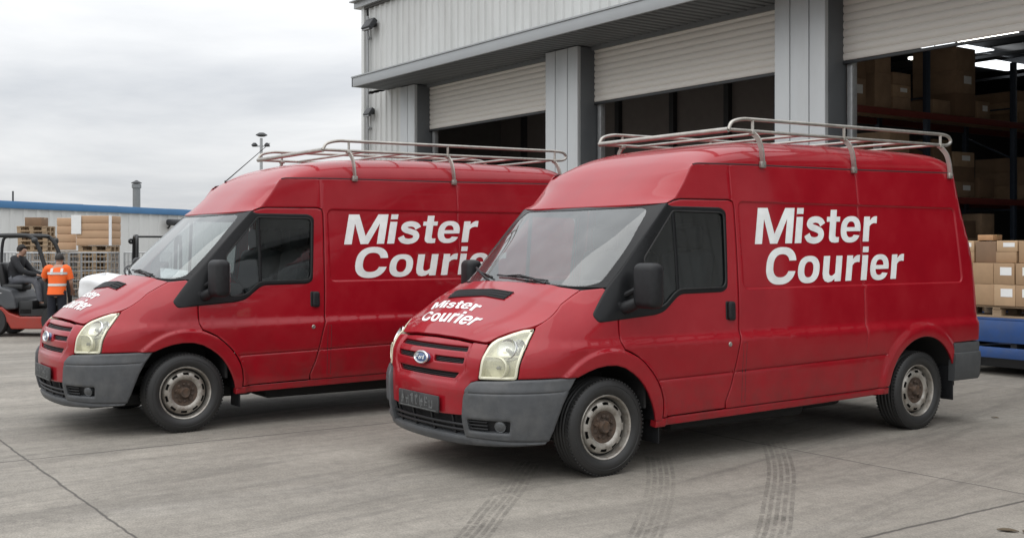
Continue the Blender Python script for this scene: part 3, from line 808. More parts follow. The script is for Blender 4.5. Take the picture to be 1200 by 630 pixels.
    m.tube([(.0, .2, .28), (.0, 3.4, .30)], .04, 8); m.tube([(.35, .9, .28), (.35, 2.2, .28)], .07, 8); m.box((-.35, 2.3, .30), (.5, .8, .16), bev=.04); m.box((0, 4.18, .46), (1.5, .35, .08))
    m.box((.42, 1.55, .30), (.62, 1.5, .20), bev=.05); m.box((-.42, 1.5, .30), (.62, 1.3, .20), bev=.05); m.box((0, 2.55, .31), (1.25, .7, .18), bev=.06); m.lathe([(.05, -.09), (.31, -.09), (.33, -.05), (.33, .05), (.31, .09), (.05, .09)], Matrix.Translation((0, 4.0, .34)) @ Matrix.Rotation(math.pi / 2, 4, 'Y'), 28, close=True); m.box((0, -.35, .27), (1.25, .75, .10), bev=.03); m.box((0, .45, .30), (1.2, .6, .14), bev=.04)  # low tanks, boxes and spare wheel added to deepen the shadow under the van
    m.box((0, -.12, .80), (1.0, .9, .55)); m.box((0, .36, .84), (1.88, .02, .8))
    m.build('underbody', UND, root)
    # ---- cabin
    m = MB(); m.box((0, 1.36, 1.20), (1.64, .03, 1.60)); m.build('bulkhead', mat('bulkhead_grey', (.09, .095, .10), .8), root)
    m = MB(); m.box((0, .36, 1.14), (1.76, .42, .24), bev=.07, seg=3); m.box((0, .14, 1.20), (1.72, .30, .10), bev=.03); m.box((.40, .44, 1.29), (.42, .16, .08), bev=.03); m.build('dashboard', DASH, root)
    m = MB(); m.tube([Vector((.42, .62, 1.22)) + Matrix.Rotation(math.radians(35), 3, 'X') @ Vector((.20 * math.cos(a), 0, .20 * math.sin(a))) for a in [2 * math.pi * i / 28 for i in range(28)]], .014, 8, closed=True)
    m.bar((.24, .62, 1.21), (.60, .62, 1.21), .03, .02); m.tube([(.42, .60, 1.22), (.42, .40, 1.10)], .03, 8); m.build('steering_wheel', BLK, root)
    for x, w in ((.45, .50), (-.38, .88)):
        m = MB(); m.box((x, .92, .86), (w, .50, .16), bev=.06, seg=3)
        m.box((x, 1.20, 1.22), (w, .16, .66), rot=Matrix.Rotation(math.radians(-9), 3, 'X'), bev=.06, seg=3)
        for hx in ((x,) if w < .6 else (x - .22, x + .22)): m.box((hx, 1.26, 1.66), (.27, .10, .20), bev=.045, seg=3); m.tube([(hx, 1.25, 1.5), (hx, 1.26, 1.62)], .02, 6)
        m.build('seat', SEAT, root)
    m = MB(); m.box((0, .86, .70), (1.85, 1.0, .04)); m.build('cabin_floor', DASH, root)
    m = MB(); m.box((0, 1.03, 1.93), (1.60, .60, .02)); m.build('headliner', mat('headliner_grey', (.30, .30, .29), .9), root)
    # ---- mirrors
    for sg in (1, -1):
        e = bpy.data.objects.new('door_mirror', None); COL.objects.link(e); e.parent = root; e.location = (sg * .93, .17, 1.16)
        m = MB(); m.box((sg * .20, .055, .155), (.205, .135, .315), rot=Matrix.Rotation(math.radians(sg * 10), 3, 'Z'), bev=.05, seg=4); m.build('mirror_housing', BLK, e)
        m = MB(); m.box((sg * .195, .1185, .155), (.135, .006, .23), rot=Matrix.Rotation(math.radians(sg * 10), 3, 'Z'), bev=.003); m.build('mirror_glass', CHR, e)
        m = MB(); m.tube([(sg * -.01, -.01, -.01), (sg * .06, .0, .01), (sg * .12, .03, .04)], [.05, .045, .04], 10); m.box((sg * .0, .0, -.01), (.06, .16, .12), bev=.025); m.tube([(sg * .0, .0, .08), (sg * .12, .04, .14)], .02, 8); m.build('mirror_arm', BLK, e)
    # ---- roof rack
    rk = bpy.data.objects.new('roof_rack', None); COL.objects.link(rk); rk.parent = root
    X = .785; zl = 2.487; zt = 2.580; yf = 1.355; ye_ = 4.205
    zz = lambda y: (y - yf) * .006
    for sg in (1, -1):
        m = MB(); x = sg * X
        top = spline([(x, yf, zl), (x, yf + .03, zl + .055), (x, yf + .10, zt - .012), (x, yf + .18, zt)], 4)[:-1] + [(x, yf + .18, zt), (x, 2.8, zt + .012), (x, ye_ - .16, zt + .022)] + spline([(x, ye_ - .16, zt + .022), (x, ye_ - .04, zt + .012), (x, ye_ + .01, zt - .03), (x, ye_ - .02, zl + .03), (x, ye_ - .08, zl + .018)], 4)[1:]
        m.tube(top, .0145, 10); m.build('top_rail', STEEL, rk)
        m = MB(); m.tube([(x, yf, zl), (x, 2.8, zl + .008), (x, ye_ - .08, zl + .018)], .0145, 10); m.build('lower_rail', STEEL, rk)
        for y in (1.62, 2.72, 4.06):
            m = MB(); m.tube([(x, y, zl + zz(y)), (x, y, zt + zz(y))], .012, 8)
            m.box((x, y, zl + zz(y) - .01), (.045, .05, .035), bev=.006)
            gx = interp(W_TAB, 2.22) + .012
            lg = spline([(x, y, zl + zz(y) - .015), (sg * (gx - .028), y + .008, 2.42), (sg * (gx - .002), y + .015, 2.33), (sg * (gx + .006), y + .02, 2.215)], 4)
            for a_, b_ in zip(lg, lg[1:]): m.bar(Vector(a_) , Vector(b_) + (Vector(b_) - Vector(a_)) * .06, .040, .016, up=(0, 1, 0))
            m.box((sg * (gx + .004), y + .02, 2.222), (.03, .055, .05), bev=.006)
            m.build('rack_foot', STEEL, rk)
    ys = [yf, 1.80, 2.22, 2.66, 3.10, 3.56, 4.02]
    for i, y in enumerate(ys):
        m = MB(); m.tube([(-X, y, zl + zz(y)), (X, y, zl + zz(y))], .021 if i == 0 else .012, 10); m.build('cross_bar', STEEL, rk)
    # ---- side lettering
    for k, b in enumerate(sides):
        def mp(y0, y1, z0, z1, h):
            def f(x, t):
                y = y0 + (y1 - y0) * x
                return (sy(y), z0 + (z1 - z0) * x + h * t)
            def g(x, t):
                y = y1 - (y1 - y0) * x
                return (-sy(y), z0 + (z1 - z0) * x + h * t)
            return f if k == 0 else g
        fT = surf(S, lambda s, z: -.011)
        text_decal('lettering', [('Mister', mp(1.508, 2.972, 1.604, 1.630, .280)), ('Courier', mp(1.573, 3.296, 1.294, 1.312, .278))], fT, WHT, b, off=.003, slant=.18)
    return root
# ------------------------------------------------------------------ ground
def zg(x):
    """the yard drains away gently beyond the vans"""
    t = min(1, max(0, (-13 - x) / 10)); return -.30 * t * t * (3 - 2 * t)
def concrete():
    m = bpy.data.materials.new('yard_concrete'); N, L = nodes_of(m); b = N['Principled BSDF']
    tc = N.new('ShaderNodeTexCoord'); O = tc.outputs['Object']
    def math_(op, a, b_=None, c=None):
        n = N.new('ShaderNodeMath'); n.operation = op
        for i, v in enumerate((a, b_, c)):
            if v is None: continue
            if isinstance(v, (int, float)): n.inputs[i].default_value = v
            else: L.new(v, n.inputs[i])
        return n.outputs[0]
    def noise(scale, detail=6, rough=.6, vec=None, dist=0.):
        n = N.new('ShaderNodeTexNoise'); n.inputs['Scale'].default_value = scale; n.inputs['Detail'].default_value = detail; n.inputs['Roughness'].default_value = rough; n.inputs['Distortion'].default_value = dist
        L.new(vec or O, n.inputs['Vector']); return n.outputs[0]
    def ramp(v, stops):
        r = N.new('ShaderNodeValToRGB'); e = r.color_ramp.elements
        while len(e) < len(stops): e.new(.5)
        for k, (p, c) in enumerate(stops): e[k].position = p; e[k].color = (*c, 1) if len(c) == 3 else c
        L.new(v, r.inputs[0]); return r.outputs[0]
    def mix(f, a, b_, mode='MIX'):
        x = N.new('ShaderNodeMix'); x.data_type = 'RGBA'; x.blend_type = mode
        for s, v in (('Factor', f), ('A', a), ('B', b_)):
            if isinstance(v, (int, float)): x.inputs[s].default_value = v
            elif isinstance(v, tuple): x.inputs[s].default_value = (*v, 1)
            else: L.new(v, x.inputs[s])
        return x.outputs['Result']
    base = ramp(noise(.55, 8, .65), [(.30, (.200, .184, .160)), (.70, (.318, .296, .260))])
    # sweeping brush / traffic streaks that run across the slabs
    def streak(rz, sc, scale):
        mp = N.new('ShaderNodeMapping'); mp.vector_type = 'TEXTURE'; mp.inputs['Rotation'].default_value = (0, 0, rz); mp.inputs['Scale'].default_value = sc
        L.new(O, mp.inputs['Vector']); return noise(scale, 10, .72, mp.outputs[0], .5)
    s1 = ramp(streak(math.radians(88), (5.5, .55, 1), 1.2), [(.44, (0, 0, 0)), (.62, (1, 1, 1))])
    base = mix(math_('MULTIPLY', s1, .50), base, (.135, .125, .110))
    s2 = ramp(streak(math.radians(103), (6., .45, 1), 1.4), [(.50, (0, 0, 0)), (.66, (1, 1, 1))])
    base = mix(math_('MULTIPLY', s2, .55), base, (.10, .092, .082))
    sl = ramp(streak(math.radians(80), (4., .8, 1), .9), [(.55, (0, 0, 0)), (.75, (1, 1, 1))])
    base = mix(math_('MULTIPLY', sl, .35), base, (.40, .385, .355))
    # oil and rubber blotches
    bl = ramp(noise(1.3, 8, .75), [(.60, (0, 0, 0)), (.74, (1, 1, 1))])
    base = mix(math_('MULTIPLY', bl, .45), base, (.10, .093, .085))
    sp = N.new('ShaderNodeTexVoronoi'); sp.inputs['Scale'].default_value = 2.6; L.new(O, sp.inputs['Vector'])
    spm = math_('MULTIPLY', ramp(sp.outputs['Distance'], [(.02, (1, 1, 1)), (.06, (0, 0, 0))]), ramp(noise(.9, 3), [(.55, (0, 0, 0)), (.62, (1, 1, 1))]))
    base = mix(math_('MULTIPLY', spm, .6), base, (.09, .085, .08))
    # fine cracks and chips
    vc = N.new('ShaderNodeTexVoronoi'); vc.feature = 'DISTANCE_TO_EDGE'; vc.inputs['Scale'].default_value = .42
    wv = N.new('ShaderNodeVectorMath'); wv.operation = 'ADD'; nz = N.new('ShaderNodeTexNoise'); nz.inputs['Scale'].default_value = 2.2; nz.inputs['Detail'].default_value = 8; nz.inputs['Roughness'].default_value = .7; L.new(O, nz.inputs['Vector'])
    L.new(O, wv.inputs[0]); L.new(nz.outputs['Color'], wv.inputs[1]); L.new(wv.outputs[0], vc.inputs['Vector'])
    crk = math_('MULTIPLY', ramp(vc.outputs['Distance'], [(.0, (1, 1, 1)), (.0045, (0, 0, 0))]), ramp(noise(.5, 4), [(.52, (0, 0, 0)), (.60, (1, 1, 1))]))
    base = mix(math_('MULTIPLY', crk, .55), base, (.075, .068, .06))
    grain = ramp(noise(75, 4, .75), [(.3, (.48, .475, .47)), (.7, (1.38, 1.37, 1.35))])
    base = mix(.75, base, mix(1., base, grain, 'MULTIPLY'))
    mid = ramp(noise(11, 8, .8), [(.3, (.66, .655, .65)), (.7, (1.24, 1.235, 1.225))])
    base = mix(.75, base, mix(1., base, mid, 'MULTIPLY'))
    # saw-cut joints between 5 m slabs
    sx = N.new('ShaderNodeSeparateXYZ'); L.new(O, sx.inputs[0])
    wob = math_('MULTIPLY', math_('SUBTRACT', noise(3, 6, .7), .5), .05)
    def joint(co, off, w):
        v = math_('ADD', math_('ADD', co, off), wob)
        f = math_('ABSOLUTE', math_('SUBTRACT', math_('FRACT', math_('DIVIDE', v, 5.0)), .5))
        d = math_('MULTIPLY', math_('SUBTRACT', .5, f), 5.0)
        return ramp(math_('DIVIDE', d, w), [(.35, (1, 1, 1)), (1., (0, 0, 0))])
    j = math_('MAXIMUM', joint(sx.outputs[0], 8.95 + 100, .018), joint(sx.outputs[1], -1.82 + 100, .012))
    base = mix(math_('MULTIPLY', j, .85), base, (.050, .045, .040))
    L.new(base, b.inputs['Base Color'])
    b.inputs['Roughness'].default_value = .82
    bp = N.new('ShaderNodeBump'); bp.inputs['Strength'].default_value = .35; bp.inputs['Distance'].default_value = .006
    L.new(math_('SUBTRACT', math_('ADD', noise(130, 3, .7), noise(22, 5)), math_('MULTIPLY', j, 4.)), bp.inputs['Height']); L.new(bp.outputs[0], b.inputs['Normal'])
    return m
def ground():
    xs = [-700, -300, -120, -70, -40] + [-30 + .5 * i for i in range(41)] + [-6, -2, 4, 20, 100, 500]; ys = [-300, -60, -10, 0, 20, 60, 200, 900]
    m = MB(); m.grid(lambda x, y: Vector((x, y, zg(x))), xs, ys)
    structure(m.build('yard_ground', concrete()))
ground()
# ------------------------------------------------------------------ tyre marks: worn rubber laid on the concrete
def rubber():
    m = bpy.data.materials.new('tyre_mark_rubber'); N, L = nodes_of(m); b = N['Principled BSDF']
    b.inputs['Base Color'].default_value = (.055, .05, .045, 1); b.inputs['Roughness'].default_value = .8
    tc = N.new('ShaderNodeTexCoord'); n = N.new('ShaderNodeTexNoise'); n.inputs['Scale'].default_value = 9; n.inputs['Detail'].default_value = 8; n.inputs['Roughness'].default_value = .75
    L.new(tc.outputs['Object'], n.inputs['Vector'])
    n2 = N.new('ShaderNodeTexNoise'); n2.inputs['Scale'].default_value = 1.2; n2.inputs['Detail'].default_value = 2; L.new(tc.outputs['Object'], n2.inputs['Vector'])
    r = N.new('ShaderNodeMapRange'); r.inputs['From Min'].default_value = .35; r.inputs['From Max'].default_value = .7; r.inputs['To Min'].default_value = .0; r.inputs['To Max'].default_value = .50
    mu = N.new('ShaderNodeMath'); mu.operation = 'MULTIPLY'
    r2 = N.new('ShaderNodeMapRange'); r2.inputs['From Min'].default_value = .3; r2.inputs['From Max'].default_value = .6; r2.inputs['To Min'].default_value = .25; r2.inputs['To Max'].default_value = 1.
    L.new(n.outputs[0], r.inputs[0]); L.new(n2.outputs[0], r2.inputs[0]); L.new(r.outputs[0], mu.inputs[0]); L.new(r2.outputs[0], mu.inputs[1]); L.new(mu.outputs[0], b.inputs['Alpha'])
    return m
RUBBER = rubber()
def tyre_mark(pts, width=.21, ribs=5, seed=0):
    rnd = random.Random(seed); p = spline(pts, 14); L_ = [0]
    for a, b in zip(p, p[1:]): L_.append(L_[-1] + math.dist(a, b))
    m = MB()
    def at_(s):
        for i in range(len(p) - 1):
            if L_[i + 1] >= s: break
        t = (s - L_[i]) / max(1e-6, L_[i + 1] - L_[i]); a, b = Vector(p[i]), Vector(p[i + 1]); d = (b - a).normalized()
        return a.lerp(b, t), Vector((-d.y, d.x))
    step = .034; n = int(L_[-1] / step)
    for k in range(n):
        for r in range(ribs):
            w = width / ribs; c = -width / 2 + (r + .5) * w; sh = .006 * ((r % 2) * 2 - 1)
            if rnd.random() < .06: continue
            q = []
            for s_, e in ((k * step + sh + .003, -1), (k * step + sh + step * .93, -1), (k * step + sh + step * .93, 1), (k * step + sh + .003, 1)):
                a, nn = at_(min(max(s_, 0), L_[-1])); v = a + nn * (c + e * w * .32); q.append((v.x, v.y, zg(v.x) + .004))
            m.face(m.verts(q))
    structure(m.build('tyre_mark', RUBBER, smooth=False))
tyre_mark([(-6.75, 4.85), (-6.42, 4.535), (-6.0, 4.15), (-5.6, 3.75), (-5.1, 3.25), (-4.7, 2.7)], seed=1)
tyre_mark([(-6.35, 5.75), (-6.05, 5.50), (-5.6, 5.1), (-5.05, 4.55), (-4.55, 4.0), (-4.2, 3.5)], seed=2)
tyre_mark([(-6.3, 6.95), (-5.95, 6.62), (-5.4, 6.05), (-4.8, 5.35), (-4.3, 4.75), (-3.9, 4.2)], seed=3)
# ------------------------------------------------------------------ warehouse
CLAD = mat('cladding_pale_grey', (.52, .53, .52), .5, var=.05, scale=1.5, dirt=(.30, .295, .28), dirt_scale=1.2, dirt_amt=.35, stretch=(1, 1, .25))
PILL = mat('pillar_grey', (.45, .47, .48), .5, var=.04, scale=2, dirt=(.30, .30, .29), dirt_scale=1.5, dirt_amt=.3, stretch=(1, 1, .3))
JAMB = mat('door_jamb_grey', (.10, .108, .115), .55, var=.08, scale=3)
SHUT = mat('shutter_beige', (.60, .575, .535), .55, var=.05, scale=2, dirt=(.42, .39, .35), dirt_scale=2, dirt_amt=.4, stretch=(.4, 1, 2))
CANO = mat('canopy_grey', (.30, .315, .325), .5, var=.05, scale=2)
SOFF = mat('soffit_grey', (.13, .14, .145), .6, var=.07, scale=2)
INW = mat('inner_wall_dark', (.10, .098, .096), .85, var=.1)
DRK = mat('dark_steel', (.03, .032, .035), .55, var=.15)
GALV = mat('galvanised', (.36, .37, .375), .45, metal=.5, var=.12, scale=12)
YF = 13.5; XL = -26.0; XR = 14.0; ZT = 7.75; ZC = 5.42; YD = 13.93
wh = thing('warehouse', 'long pale grey metal warehouse with three half raised beige roller shutters and a canopy', 'warehouse')
wh.location = (0, 0, 0)
def corrugated(x0, x1, y, z0, z1, pitch=.28, depth=.035, rib=.085):
    """ribbed cladding sheet facing -Y"""
    m = MB(); pts = []; x = x0
    while x < x1 - 1e-6:
        for dx, dy in ((0, 0), (pitch - rib - .03, 0), (pitch - rib, -depth), (pitch - .03, -depth)):
            if x + dx <= x1: pts.append((x + dx, y + dy))
        x += pitch
    pts.append((x1, y))
    A = m.verts([(a, b, z0) for a, b in pts]); B = m.verts([(a, b, z1) for a, b in pts])
    for i in range(len(pts) - 1): m.face([A[i], A[i + 1], B[i + 1], B[i]])
    a = m.verts([(x0, y + .05, z0), (x1, y + .05, z0), (x1, y + .05, z1), (x0, y + .05, z1)]); m.face(a[::-1])
    return m
corrugated(XL, XR, YF, ZC + .125, ZT).build('upper_cladding', CLAD, wh, smooth=False, recalc=False)
corrugated(XL, -24.2, YF, -.6, ZC + .05, pitch=.28).build('lower_cladding', CLAD, wh, smooth=False, recalc=False)
m = MB(); m.box((XL - .03, YF - .02, (ZT - .6) / 2), (.14, .16, ZT + .6), bev=.01); m.build('corner_trim', CLAD, wh)
m = MB(); m.box(((XL + XR) / 2 - .1, YF - .04, ZT + .05), (XR - XL + .5, .30, .16), bev=.01); m.box(((XL + XR) / 2 - .1, YF - .12, ZT + .145), (XR - XL + .6, .36, .03)); m.build('eaves_gutter', GALV, wh)
# canopy: folded steel lip, ribbed soffit
m = MB(); m.box(((-24.86 + XR) / 2, 12.53, 5.575), (XR + 24.86, .06, .22), bev=.008); m.box((-24.83, 13.0, 5.575), (.06, 1.0, .22), bev=.008); m.box(((-24.86 + XR) / 2, 12.98, 5.70), (XR + 24.86, 1.0, .03)); m.build('canopy', CANO, wh)
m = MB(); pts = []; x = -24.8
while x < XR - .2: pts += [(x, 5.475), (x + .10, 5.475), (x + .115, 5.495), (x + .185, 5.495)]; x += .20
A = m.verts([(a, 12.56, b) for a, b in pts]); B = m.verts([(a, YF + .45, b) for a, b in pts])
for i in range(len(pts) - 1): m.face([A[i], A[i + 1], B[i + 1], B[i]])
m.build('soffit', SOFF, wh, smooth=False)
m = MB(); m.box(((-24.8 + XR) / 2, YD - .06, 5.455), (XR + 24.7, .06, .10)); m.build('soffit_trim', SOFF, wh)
DOORS = [(-23.51, -18.23), (-17.19, -12.18), (-11.19, -6.16), (-5.17, -.15)]
PIL = [(-24.2, -23.51), (-18.23, -17.19), (-12.18, -11.19), (-6.16, -5.17), (-.15, .85)]
for x0, x1 in PIL:
    w = x1 - x0; zc = (ZC - .6) / 2
    m = MB()
    # pressed cladding face: flat pans with two shallow grooves
    pans = [(x0, x0 + w * .30), (x0 + w * .30 + .02, x0 + w * .68), (x0 + w * .68 + .02, x1)] if w > .8 else [(x0, x0 + w * .5), (x0 + w * .5 + .02, x1)]
    for a, b in pans: m.box(((a + b) / 2, YF + .02, zc), (b - a, .06, ZC + .6 + .08), bev=.008)
    m.box(((x0 + x1) / 2, YF + .055, zc), (w - .01, .03, ZC + .6 + .07))
    m.build('pillar_face', PILL, wh)
    m = MB(); m.box(((x0 + x1) / 2, YF + .29, zc), (w - .012, .43, ZC + .6 + .06), bev=.006); m.build('pillar_reveal', JAMB, wh)
ZB = 4.40
for k, (x0, x1) in enumerate(DOORS):
    m = MB(); prof = []; z = ZB
    while z < ZC + .04:
        prof += [(0, z + .004), (-.012, z + .022), (-.016, z + .055), (-.012, z + .09), (0, z + .108), (.008, z + .116)]; z += .12
    A = m.verts([(x0 - .05, YD + a, b) for a, b in prof]); B = m.verts([(x1 + .05, YD + a, b) for a, b in prof])
    for i in range(len(prof) - 1): m.face([A[i], B[i], B[i + 1], A[i + 1]])
    s_ = m.build('roller_shutter', SHUT, wh, recalc=False)
    m = MB(); m.box(((x0 + x1) / 2, YD, ZB - .03), (x1 - x0 + .06, .05, .045), bev=.008); m.build('bottom_bar', DRK, s_)
    m = MB(); m.box((x1 - .22, YD - .022, ZB + .39), (.26, .012, .12), bev=.003); sg = m.build('door_plate', DRK, s_)
    m = MB()
    for j in range(4): m.box((x1 - .31 + .06 * j, YD - .0295, ZB + .39), (.028, .003, .05))
    m.build('plate_print', mat('print_grey', (.24, .24, .23), .6), sg)
    for xg in (x0 + .07, x1 - .07): m = MB(); m.box((xg, YD + .10, 2.2), (.10, .12, 4.4 + 1.), bev=.01); m.build('guide_rail', GALV, wh)
# plain wall beyond the last pillar
corrugated(.85, XR, YF, -.4, ZC + .06).build('side_cladding', CLAD, wh, smooth=False, recalc=False)
# shell: back, side walls, roof
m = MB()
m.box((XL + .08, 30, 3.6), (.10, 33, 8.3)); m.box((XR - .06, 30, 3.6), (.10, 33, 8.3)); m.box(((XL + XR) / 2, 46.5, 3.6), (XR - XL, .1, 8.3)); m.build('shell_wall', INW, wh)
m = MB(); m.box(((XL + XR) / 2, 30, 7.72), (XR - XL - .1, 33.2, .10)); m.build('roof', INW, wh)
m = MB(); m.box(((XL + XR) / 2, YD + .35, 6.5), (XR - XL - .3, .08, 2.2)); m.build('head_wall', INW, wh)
m = MB(); m.box((-20.0, 17.6, 3.2), (11.6, .10, 6.6)); pw = m.build('partition_wall', mat('partition_brown', (.15, .135, .128), .8, var=.08), wh)
for x in (-24.6, -22.6, -20.7, -18.8, -17.1, -15.4): m = MB(); m.box((x, 17.5, 3.2), (.14, .14, 6.6)); m.build('partition_post', DRK, pw)
m = MB()
for y in (17, 21, 25, 29, 33, 37, 41): m.box((-6, y, 7.3), (38, .12, .30)); m.bar((-25.8, y, 6.9), (13.8, y, 6.9), .08, .08)
for x in (-24, -20, -16, -12, -8, -4, 0): m.box((x, 30, 7.55), (.08, 32, .16))
m.build('roof_truss', DRK, wh)
for k, (x, y) in enumerate([(-18.9, 28.4), (-19.9, 32.2), (-17.2, 31.6), (-14.6, 27.0), (-10.0, 29.0)]):
    m = MB(); m.box((x, y, 7.14), (.95, 2.1, .03)); m.build('skylight', emit('daylight_panel', (.92, .96, 1.0), 2.2), wh)
for k, (x, y) in enumerate([(-15.3, 24.2), (-17.4, 25.2), (-12.2, 31.0), (-9.8, 15.7), (-8.6, 16.6)]):  # last two are added over the doorway to brighten the rack cartons
    m = MB(); m.box((x, y, 6.45), (1.5, .12, .06), bev=.01); f = m.build('strip_or_fill_light', emit('strip_tube', (1., .97, .88), 8.), wh)
    m = MB(); m.box((x, y, 6.50), (1.6, .18, .03)); m.tube([(x, y, 6.5), (x, y, 7.1)], .012, 6); m.build('light_body', DRK, f)
# fittings on the left corner
m = MB(); m.tube([(-25.75, YF - .10, ZT - .3), (-25.75, YF - .10, 5.9), (-25.75, YF - .10, -.2)], .028, 8)
for z in (6.9, 5.9, 4.6, 3.4): m.box((-25.75, YF - .06, z), (.12, .08, .05))
m.build('drain_pipe', GALV, wh)
def lamp_unit(x, z, s=1.):
    t = thing('floodlight', '', 'floodlight', (x, YF - .05, z))
    m = MB(); m.box((0, -.16 * s, .0), (.44 * s, .14 * s, .30 * s), rot=Matrix.Rotation(math.radians(-35), 3, 'X'), bev=.03); m.build('lamp_head', DRK, t)
    m = MB(); m.box((0, -.21 * s, -.06 * s), (.36 * s, .02, .22 * s), rot=Matrix.Rotation(math.radians(-35), 3, 'X')); m.build('lamp_glass', mat('flood_glass', (.3, .31, .32), .15), t)
    m = MB(); m.tube([(0, 0, .02), (0, -.10 * s, .06)], .03, 8); m.box((0, .0, .02), (.14, .05, .14), bev=.01); m.build('bracket', DRK, t)
    return t
t = lamp_unit(-25.45, 7.18); t['label'] = 'dark floodlight high on the warehouse corner, just under the roof gutter'; t['group'] = 'lights on the warehouse corner'
t = lamp_unit(-25.55, 4.98, .75); t['label'] = 'small dark lamp below the canopy end on the warehouse corner'; t['group'] = 'lights on the warehouse corner'
# ------------------------------------------------------------------ boxes and pallets
CARD = mat('cardboard', (.36, .235, .135), .8, var=.12, scale=4, dirt=(.24, .155, .09), dirt_scale=3, dirt_amt=.4)
CARD2 = mat('cardboard_pale', (.44, .30, .18), .8, var=.1, scale=4)
CARD4 = mat('cardboard_dimmed', (.29, .195, .125), .85, var=.2, scale=4)  # card darkened to stand in for the dim light indoors
CARD5 = mat('cardboard_brown', (.38, .26, .165), .85, var=.2, scale=4)
CARD3 = mat('cardboard_dark', (.20, .125, .075), .8, var=.12, scale=4)
TAPE = mat('packing_tape', (.42, .30, .16), .25, var=.05)
PAPER = mat('paper_label', (.76, .77, .76), .6, var=.04)
WOOD = mat('pallet_wood', (.33, .235, .145), .8, var=.25, scale=6, dirt=(.16, .115, .075), dirt_scale=4, dirt_amt=.5, stretch=(.3, 3, 3))
BEAM = mat('rack_beam_red', (.16, .035, .028), .5, var=.12)
UPR = mat('rack_upright_blue', (.035, .05, .075), .5, var=.12)
def shade(parent, name, material, fill, **k):
    m = MB(); fill(m); return m.build(name, material, parent, **k)
_bm = {}
def carton(loc, size, rz, label, group, material=None, paper=0, tape=True):
    w, d, h = size
    o = thing('carton', label, 'box', loc, rz, group)
    shade(o, 'carton_body', material or CARD, lambda m: m.box((0, 0, h / 2), (w, d, h), bev=.006))
    if tape:
        def fl(m):
            m.box((0, 0, h + .0005), (w * .99, .05, .003)); m.box((0, -d / 2 - .0005, h * .9), (.05, .003, h * .18)) if w < .0 else None
            m.box((-w / 2 - .0005, 0, h * .88), (.003, .05, h * .22)); m.box((w / 2 + .0005, 0, h * .88), (.003, .05, h * .22))
        shade(o, 'tape', TAPE, fl, smooth=False)
    if paper:
        shade(o, 'label', PAPER, lambda m: m.box((w / 2 + .001, d * .1, h * .6), (.003, d * .38, h * .34)) if paper > 1 else m.box((w * .1, -d / 2 - .001, h * .62), (w * .55, .003, h * .38)), smooth=False)
    return o
def pallet(loc, rz, label, group, size=(1.2, .8)):
    w, d = size; o = thing('pallet', label, 'pallet', loc, rz, group)
    m = MB()
    for i in range(5): m.box((0, -d / 2 + .05 + (d - .10) * i / 4, .133), (w, .10, .022), bev=.002)
    for i in range(3): m.box((-w / 2 + .05 + (w - .10) * i / 2, 0, .111), (.10, d, .022), bev=.002)
    m.build('deck_boards', WOOD, o)
    for j in range(3):
        y = -d / 2 + .06 + (d - .12) * j / 2; pl = [(-w / 2, 0), (w / 2, 0), (w / 2, .10), (w / 2 - .12, .10), (w / 2 - .12, .022), (.06, .022), (.06, .10), (-.06, .10), (-.06, .022), (-w / 2 + .12, .022), (-w / 2 + .12, .10), (-w / 2, .10)]
        m = MB(); m.extrude_poly([(a, y - .05, b) for a, b in pl], (0, .10, 0)); m.build('bearer', WOOD, o, smooth=False)
    return o
ORD = ['lowest', 'second', 'third', 'fourth', 'fifth', 'sixth', 'seventh', 'eighth', 'ninth', 'tenth', 'eleventh', 'twelfth', 'thirteenth', 'fourteenth', 'fifteenth', 'sixteenth', 'seventeenth', 'eighteenth']
# ------------------------------------------------------------------ racking inside the warehouse
rnd = random.Random(21)
def rack(x, ys, levels, label, depth=1.05):
    t = thing('pallet_rack', label, 'rack', (x, ys[0], 0), 0, 'pallet racks inside the warehouse')
    for y in ys:
        for dx in (0, -depth):
            m = MB(); m.box((dx, y - ys[0], 2.6), (.10, .10, 5.2), bev=.008); m.build('upright', UPR, t)
        m = MB()
        for i in range(5): m.bar((0, y - ys[0], .3 + i), (-depth, y - ys[0], .8 + i if i % 2 else .3 + i), .03, .03)
        m.build('brace', UPR, t)
    for z in levels:
        for dx in (0, -depth):
            m = MB(); m.box((dx + (.03 if dx == 0 else -.03), (ys[-1] - ys[0]) / 2, z - .06), (.05, ys[-1] - ys[0] - .1, .12), bev=.006); m.build('beam', BEAM, t)
        m = MB()
        for i in range(int((ys[-1] - ys[0]) / .22)): m.box((-depth / 2, .1 + i * .22, z + .01), (depth - .08, .15, .02))
        m.build('shelf_boards', WOOD, t, smooth=False)
    return t
YS = [15.2, 18.0, 20.8, 23.6, 26.4, 29.2]
LV = [1.05, 2.50, 4.02]
rack(-12.6, YS, LV, 'tall pallet rack with red beams and cartons, seen through the right hand shutter')
lev_name = {0: 'lower shelf', 1: 'middle shelf', 2: 'top shelf', -1: 'floor'}
bay_name = ['first bay', 'second bay', 'third bay', 'fourth bay', 'fifth bay']
